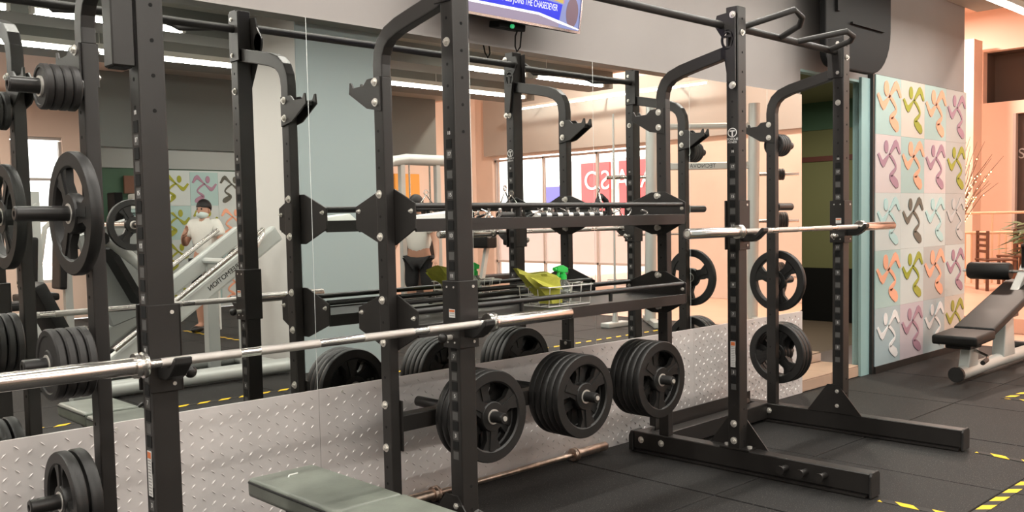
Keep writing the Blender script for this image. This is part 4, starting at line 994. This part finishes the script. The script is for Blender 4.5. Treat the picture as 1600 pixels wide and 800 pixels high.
# ------------------------------------------------------------------ leg press (seen in the mirror)
lp = thing('leg_press', 'large silver plate-loaded leg press machine seen in the mirror', 'leg press', (1.2, -4.2, 0))
def pipe(mb, pts, r, n=10): return mb.tube(pts, r, n)
for y in (-3.92, -4.72): MB().tube([(.15, y, .07), (.6, y, .075), (2.02, y, .075)], .065, 12).build('base_rail', 'silver', lp, smooth=True)
for x in (.25, 1.92): MB().cyl((x, -3.92, .075), (x, -4.72, .075), .055, 12).build('base_cross', 'silver', lp, smooth=True)
for y, nm in ((-3.98, 1), (-4.66, 0)):
    r_ = MB().bar((.42, y, .20), (1.98, y, 1.27), .085, .15).build('slide_rail', 'silver', lp, bevel=.02, seg=2)
    MB().cyl((.48, y+.09*(1 if nm else -1), .38), (1.80, y+.09*(1 if nm else -1), 1.30), .022, 10).build('guide_rod', 'chrome', lp, smooth=True)
    MB().bar((1.66, y, .02), (1.66, y, 1.0), .11, .11).build('rear_post', 'silver', lp, bevel=.008)
    MB().bar((.42, y, .02), (.42, y, .26), .09, .09).build('front_post', 'silver', lp, bevel=.006)
ang = math.atan2(1.07, 1.56)
t_ = text('rail_lettering', 'FREEMOTION', .060, (1.45, -3.935, .907), (PI/2, -ang, 0), 'steel', lp, .001)
t_.rotation_euler = (PI/2, ang, PI)
MB().cyl((1.6, -3.98, 1.02), (1.6, -4.66, 1.02), .03, 10).build('rail_brace', 'silver', lp)
MB().bar((.56, -4.32, 1.18), (.80, -4.32, .72), .05, .50, (0, 1, 0)).build('foot_platform', 'pad', lp)
MB().cyl((.61, -3.60, 1.36), (.61, -5.05, 1.36), .026, 12).build('plate_horn', 'chrome', lp, smooth=True)
MB().bar((.86, -4.32, .60), (.61, -4.32, 1.36), .5, .07, (0, 1, 0)).build('sled', 'silver_d', lp, bevel=.01)
MB().bar((.30, -4.32, .32), (.62, -4.32, .30), .42, .10).build('seat_pad', 'pad', lp, bevel=.03, seg=2, smooth=True)
MB().bar((.28, -4.32, .34), (.02, -4.32, .92), .46, .10, (1, 0, 0)).build('back_pad', 'pad', lp, bevel=.03, seg=2, smooth=True)
MB().tube([(.95, -3.86, .62), (.80, -3.86, .95), (.50, -3.86, 1.22), (.40, -3.86, 1.26)], .045, 10).build('safety_arm', 'silver', lp, smooth=True)
MB().cyl((.40, -3.80, 1.26), (.40, -3.92, 1.26), .05, 12).build('arm_pivot', 'steel2', lp)
MB().tube([(1.52, -3.86, .90), (1.78, -3.86, 1.25), (1.80, -3.90, 1.30)], .02, 8).build('side_handle', 'chrome', lp, smooth=True)
for i, y in enumerate((-3.74, -4.94)): 
    plate('big', (.61, y, 1.359), 'y' if i else 'y', ('large disc on the mirror side of the leg press horn', 'large disc on the far side of the leg press horn')[i], 'discs on the leg press', .6)

# ------------------------------------------------------------------ other machines and things seen in the mirror
def tower(name, label, x, y, z=2.05):
    t = thing(name, label, 'cable machine', (x, y, 0))
    MB().box(x-.35, x+.35, y-.10, y+.10, .0, .06).build('base', 'silver', t, bevel=.01)
    for dx in (-.28, .28): MB().bar((x+dx, y, .06), (x+dx, y, z), .07, .07).build('upright', 'silver', t, bevel=.006)
    MB().tube([(x-.55, y, z-.06), (x-.42, y, z+.03), (x-.2, y, z+.06), (x+.45, y, z+.06)], [.05, .065, .07, .07], 12).build('curved_head', 'silver', t, smooth=True)
    MB().box(x-.2, x+.2, y-.07, y+.07, .08, 1.25).build('weight_stack', 'steel', t)
    for dx in (-.16, .16): MB().cyl((x+dx, y, .1), (x+dx, y, z), .012, 8).build('guide_rod', 'chrome', t)
    MB().tube([(x+.1, y+.12, 1.35), (x-.02, y+.16, 1.05), (x-.15, y+.18, .9)], .035, 8).build('press_arm', 'silver', t, smooth=True)
    MB().cyl((x-.15, y+.10, .9), (x-.15, y+.34, .9), .03, 10).build('arm_grip', 'rubber', t)
    MB().cyl((x-.35, y+.18, 1.47), (x-.10, y+.18, 1.47), .06, 12).build('chest_roller', 'pad', t)
    return t
tower('cable_machine', 'silver cable machine with a curved head behind the shelf, in the mirror', 5.0, -5.75)
sm = thing('smith_machine', 'tall silver machine with slanted tubes and disc pegs, in the mirror', 'gym machine', (7.45, -3.2, 0))
SA, SB = Vector((6.98, -3.66, 0)), Vector((7.90, -2.78, 0)); SD = (SB-SA).normalized(); SN = Vector((-SD.y, SD.x, 0))
for P0, s_ in ((SA, -1), (SB, 1)):
    MB().tube([P0+Vector((-.03, 0, .05)), P0+Vector((.04, 0, 2.72))], .072, 14).build('slanted_tube', 'silver', sm, smooth=True)
    MB().bar(P0-SN*.5+Vector((0,0,.04)), P0+SN*.5+Vector((0,0,.04)), .09, .08).build('base_foot', 'silver', sm, bevel=.01)
    for z in (1.84, 1.26, .55): MB().cyl(P0+Vector((.02, 0, z)), P0+SD*(s_*.56)+Vector((.02, 0, z)), .024, 10).build('disc_peg', 'chrome', sm)
MB().cyl(SA+Vector((.03,0,2.45)), SB+Vector((.03,0,2.45)), .04, 12).build('top_bar', 'silver', sm, smooth=True)
MB().bar(SA+Vector((.02,0,1.96)), SB+Vector((.02,0,1.96)), .05, .09).build('name_beam', 'silver', sm, bevel=.01)
text('beam_lettering', 'TECNOVA', .07, (SA+SB)/2+SN*.027+Vector((.02,0,1.96)), (PI/2, 0, math.atan2(SD.y, SD.x)+PI), 'steel', sm)
MB().cyl(SA-SD*.4-SN*.12+Vector((0,0,1.12)), SB+SD*.4-SN*.12+Vector((0,0,1.12)), .016, 10).build('guided_bar', 'chrome', sm, smooth=True)
for i, (z, n, kd) in enumerate(((1.84, 3, 'small'), (1.26, 4, 'med'), (.55, 2, 'big'))):
    for k in range(n):
        q = SB+SD*(.30+.03*k+.012*k*(i == 2))+Vector((.02, 0, z-.0015))
        pl_ = plate(kd, q, 'y', 'disc %s on the %s peg of the silver machine in the mirror' % (ORD[k] if k == 0 else ORD[k]+' out', ('top', 'middle', 'low')[i]), 'discs on the silver machine'); pl_.rotation_euler.z = math.atan2(SD.y, SD.x)-PI/2
fl = thing('floor_stand', 'thin grey pole stand on the rubber floor, in the mirror', 'stand', (6.5, -3.85, 0))
MB().box(6.30, 6.70, -3.92, -3.78, 0, .06).build('base', 'silver', fl, bevel=.015, seg=2); MB().tube([(6.5, -3.85, .06), (6.5, -3.85, .35), (6.51, -3.85, 2.6)], [.04, .015, .012], 10).build('pole', 'silver', fl, smooth=True)
# towel shelf and dark panel by the green wall
sh = thing('towel_shelf', 'pale shelf unit carrying white towel rolls by the green wall, in the mirror', 'shelf', (3.45, -10.5, 0))
MB().box(3.12, 3.82, -10.75, -10.3, 1.55, 1.60).build('shelf_board', 'art_b_aqua' if False else M['art_b_aqua'], sh); MB().box(3.14, 3.80, -10.74, -10.4, 0, 1.55).build('cabinet', 'teal', sh)
for i, (x, z) in enumerate(((3.18, 1.60), (3.36, 1.60), (3.54, 1.60), (3.28, 1.72), (3.64, 1.72))):
    o = MB().box(x, x+.17, -10.7, -10.35, z, z+.115).build('folded_towel', 'dust', None, bevel=.03, seg=2, smooth=True); tag(o, 'folded white towel on the pale shelf, %s from the left, in the mirror' % NTH[i], 'towel', 'white towels on the shelf')
pb = MB().box(2.98, 3.10, -10.7, -10.4, 0, 1.85).build('dark_cabinet', 'black', None, bevel=.01); tag(pb, 'narrow black cabinet beside the towel shelf, in the mirror', 'cabinet')
hs2 = MB().box(3.3, 3.9, -10.88, -10.84, 1.85, 2.12).build('notice_board', 'wood', None); tag(hs2, 'brown notice board on the green wall, in the mirror', 'notice board')
bc = thing('blue_crate', 'blue plastic crate on a white table behind the man, in the mirror', 'crate', (3.42, -7.9, .95))
MB().box(3.28, 3.72, -8.1, -7.75, 1.08, 1.22).build('crate_box', 'blue', bc, bevel=.01); MB().box(3.26, 3.74, -8.12, -7.73, 1.20, 1.225).build('rim', 'blue', bc)
tb = thing('side_table', 'white side table carrying the blue crate, in the mirror', 'table', (3.5, -7.9, 0))
MB().box(3.2, 3.8, -8.15, -7.7, 1.04, 1.08).build('table_top', 'dust', tb)
for x in (3.24, 3.76):
    for y in (-8.1, -7.75): MB().box(x-.02, x+.02, y-.02, y+.02, 0, 1.04).build('leg', 'dust', tb)
am = MB().box(8.35, 8.95, YF+.02, YF+.10, 1.35, 2.25).build('amber_cabinet', 'woodyellow', None, bevel=.01); tag(am, 'amber wooden cabinet on the far peach wall, in the mirror', 'cabinet')
# bicycle-like machines left, behind the near upright, in the mirror
for i, (x, y) in enumerate(((.75, -7.6), (1.45, -8.8))):
    t = thing('chest_press', ('grey seated press machine near the peach wall, in the mirror', 'second grey seated machine farther back by the peach wall, in the mirror')[i], 'gym machine', (x, y, 0))
    MB().bar((x-.5, y, .05), (x+.5, y, .05), .1, .08).build('base', 'silver', t); MB().bar((x, y-.35, .05), (x, y+.35, .05), .1, .08).build('cross_base', 'silver', t)
    MB().bar((x+.3, y, .05), (x+.3, y, 1.75), .09, .09).build('upright', 'silver', t); MB().bar((x-.1, y, .05), (x-.1, y, .45), .08, .08).build('seat_post', 'silver', t)
    MB().bar((x-.3, y, .5), (x+.15, y, .5), .36, .09).build('seat_pad', 'pad', t, bevel=.03, seg=2); MB().bar((x+.2, y, .58), (x+.24, y, 1.25), .34, .09).build('back_pad', 'pad', t, bevel=.03, seg=2)
    for s_ in (-1, 1): MB().tube([(x+.3, y+s_*.1, 1.6), (x-.05, y+s_*.38, 1.35), (x-.12, y+s_*.38, .95)], .03, 8).build('press_arm', 'silver', t, smooth=True)
# aisle bench between the column and the window, seen in the mirror
for i, (x, y) in enumerate(((7.6, -7.2), (6.4, -6.6))):
    t = thing('utility_bench', ('grey bench press seat near the shop window, in the mirror', 'low grey padded machine left of the window bench, in the mirror')[i], 'bench', (x, y, 0))
    MB().bar((x-.6, y, .44), (x+.6, y, .44), .30, .09).build('pad', 'pad', t, bevel=.03, seg=2); 
    for dx in (-.45, .45): MB().bar((x+dx, y, .0), (x+dx, y, .40), .07, .07).build('leg', 'silver', t); MB().bar((x+dx, y-.3, .03), (x+dx, y+.3, .03), .07, .06).build('foot', 'silver', t)
    MB().bar((x+.35, y, .40), (x+.5, y, 1.05), .06, .06).build('post', 'silver', t); MB().bar((x+.42, y-.18, 1.02), (x+.42, y+.18, 1.02), .20, .18).build('head_pad', 'pad', t, bevel=.03, seg=2)

# ------------------------------------------------------------------ hall furniture (direct view, right edge)
def chair(x, y, z, rz, label):
    t = thing('cafe_chair', label, 'chair', (x, y, z), 'wooden cafe chairs on the deck')
    for dx, dy, h in ((-.19, -.19, .44), (.19, -.19, .44), (-.19, .19, .88), (.19, .19, .88)): MB().box(x+dx-.018, x+dx+.018, y+dy-.018, y+dy+.018, z, z+h).build('leg', 'wood', t)
    MB().box(x-.22, x+.22, y-.22, y+.22, z+.44, z+.47).build('seat', 'wood', t, bevel=.006)
    for k in range(4): MB().box(x-.19, x+.19, y+.18, y+.20, z+.56+k*.085, z+.60+k*.085).build('back_slat', 'wood', t)
    t.rotation_euler.z = rz
chair(12.35, 1.45, .16, .7, 'brown slatted wooden chair behind the foam roller')
chair(13.6, 1.55, .16, 2.5, 'second brown wooden chair partly hidden behind the panel edge')
tbh = thing('cafe_table', 'dark wooden cafe table behind the decline bench', 'table', (13.1, .7, .16))
MB().box(12.7, 13.5, .3, 1.1, .86, .90).build('table_top', 'wood', tbh, bevel=.006)
for dx in (12.75, 13.45):
    for dy in (.35, 1.05): MB().box(dx-.025, dx+.025, dy-.025, dy+.025, .16, .86).build('leg', 'wood', tbh)
rl = thing('railing', 'pinkish railing with thin upright slats at the right edge', 'railing', (13.6, 2.2, .16))
p0, p1 = Vector((13.0, 3.4, 0)), Vector((14.6, .4, 0))
for z in (1.30, .98, .30): MB().cyl((*p0.xy, z), (*p1.xy, z), .022, 8).build('rail', 'bamboo', rl)
n = 34
for k in range(n+1):
    p = p0.lerp(p1, k/n); MB().box(p.x-.012, p.x+.012, p.y-.012, p.y+.012, .16, 1.28 if k % 8 == 0 else .98).build('slat', 'bamboo', rl)
def bush(x, y, z, label):
    t = thing('twig_arrangement', label, 'plant', (x, y, z)); rnd = random.Random(3)
    MB().lathe([(0, 0), (.16, 0), (.22, .5), (.20, .5), (.15, .03), (0, .03)], (x, y, z), 'z', 18, closed=False).build('pot', 'wood', t)
    tw_ = MB(); li = MB()
    for k in range(70):
        a = rnd.uniform(0, 2*PI); sp = rnd.uniform(.15, .75); h = rnd.uniform(1.3, 2.3)
        pts = []
        for q in range(6):
            f = q/5; pts.append((x+math.cos(a)*sp*f**1.5+rnd.uniform(-.03, .03), y+math.sin(a)*sp*f**1.5+rnd.uniform(-.03, .03), z+.4+h*f-(.5*f*f*sp)))
        tw_.tube(pts, [.009, .008, .007, .006, .005, .003], 4)
        for q in range(9):
            f = rnd.uniform(.15, .85); i = min(4, int(f*5)); g = f*5-i; pp = Vector(pts[i]).lerp(Vector(pts[i+1]), g)
            li.sphere((pp.x, pp.y, pp.z-.02), .010, 5, 3)
    tw_.build('twigs', 'twig', t, kind='stuff'); li.build('fairy_lights', 'fairy', t, kind='stuff')
bush(12.95, 2.35, .16, 'bare twigs hung with glowing fairy lights right of the figure panel')
def leafy(x, y, z, label, n=26, s_=1.0):
    t = thing('leafy_plant', label, 'plant', (x, y, z)); rnd = random.Random(int(x*10))
    MB().lathe([(0, 0), (.12, 0), (.16, .3), (.14, .3), (0, .28)], (x, y, z), 'z', 16, closed=False).build('pot', 'wood', t)
    MB().tube([(x, y, z+.25), (x+.03, y, z+.6), (x-.02, y+.02, z+.85)], .018, 6).build('stem', 'twig', t)
    lv = MB()
    for k in range(n):
        a = rnd.uniform(0, 2*PI); r = rnd.uniform(.1, .38)*s_; h = z+.8+rnd.uniform(-.25, .22)
        c = Vector((x+math.cos(a)*r, y+math.sin(a)*r, h)); d = Vector((math.cos(a), math.sin(a), rnd.uniform(-.5, .3))).normalized(); w_ = d.cross(Vector((0,0,1))).normalized()*.045*s_
        lv.add([c-d*.12, c+w_, c+d*.16, c-w_, c+Vector((0,0,.012)), ], [(0,1,4), (1,2,4), (2,3,4), (3,0,4), (3,2,1,0)])
    lv.build('leaves', 'leaf', t, kind='stuff')
leafy(11.6, .75, .16, 'leafy green plant at the right edge above the bench hook', 60)
# street outside the shop window (seen in the mirror)
struct('ground_outside', MB().box(XE+.2, 60, -60, -1.75, -.25, -.12), 'street', 'bright street outside the shop window')
def shop(label, x, y0, y1, h, m): 
    t = thing('shop_building', label, 'building', (x+2, (y0+y1)/2, -.12)); MB().box(x, x+4, y0, y1, -.12, h).build('facade', m, t); return t
s1 = shop('pale shop front with a red sign across the street, in the mirror', 20.5, -17.7, -9, 3.2, 'shop')
for k, (ya, yb) in enumerate(((-16.95, -15.75), (-15.35, -13.6), (-13.2, -11.5))):
    MB().box(20.42, 20.5, ya, yb, .9, 3.1).build('sign_panel', 'red', s1)
    MB().box(20.44, 20.5, ya, yb, .1, .7).build('shop_window', 'treered', s1)
text('sign_lettering', 'PALAISO', .86, (20.40, -15.15, 2.5), ROTX, 'white', s1, .01)
s2 = shop('low shop front with a blue sign across the street, in the mirror', 21.5, -20.6, -17.9, 2.5, 'shop'); MB().box(21.42, 21.5, -19.6, -18.0, 1.9, 2.45).build('sign_panel', 'signblue', s2)
for i, (x, y, r) in enumerate(((22.5, -22.0, .95), (22.5, -24.0, .85), (23.5, -27, 1.0), (24, -30, 1.2))):
    t = thing('street_tree', 'hazy reddish tree across the street, %s from the orange wall, in the mirror' % ('fourth', 'third', 'second', 'first')[i], 'tree', (x, y, -.12), 'trees across the street')
    MB().cyl((x, y, -.12), (x, y, r), .12, 8).build('trunk', 'twig', t); m = MB(); rnd = random.Random(i)
    for k in range(14): m.sphere((x+rnd.uniform(-r, r)*.7, y+rnd.uniform(-r, r)*.7, r*1.1+rnd.uniform(-.5, .6)*r), r*rnd.uniform(.3, .5), 8, 6)
    m.build('crown', 'treered', t)
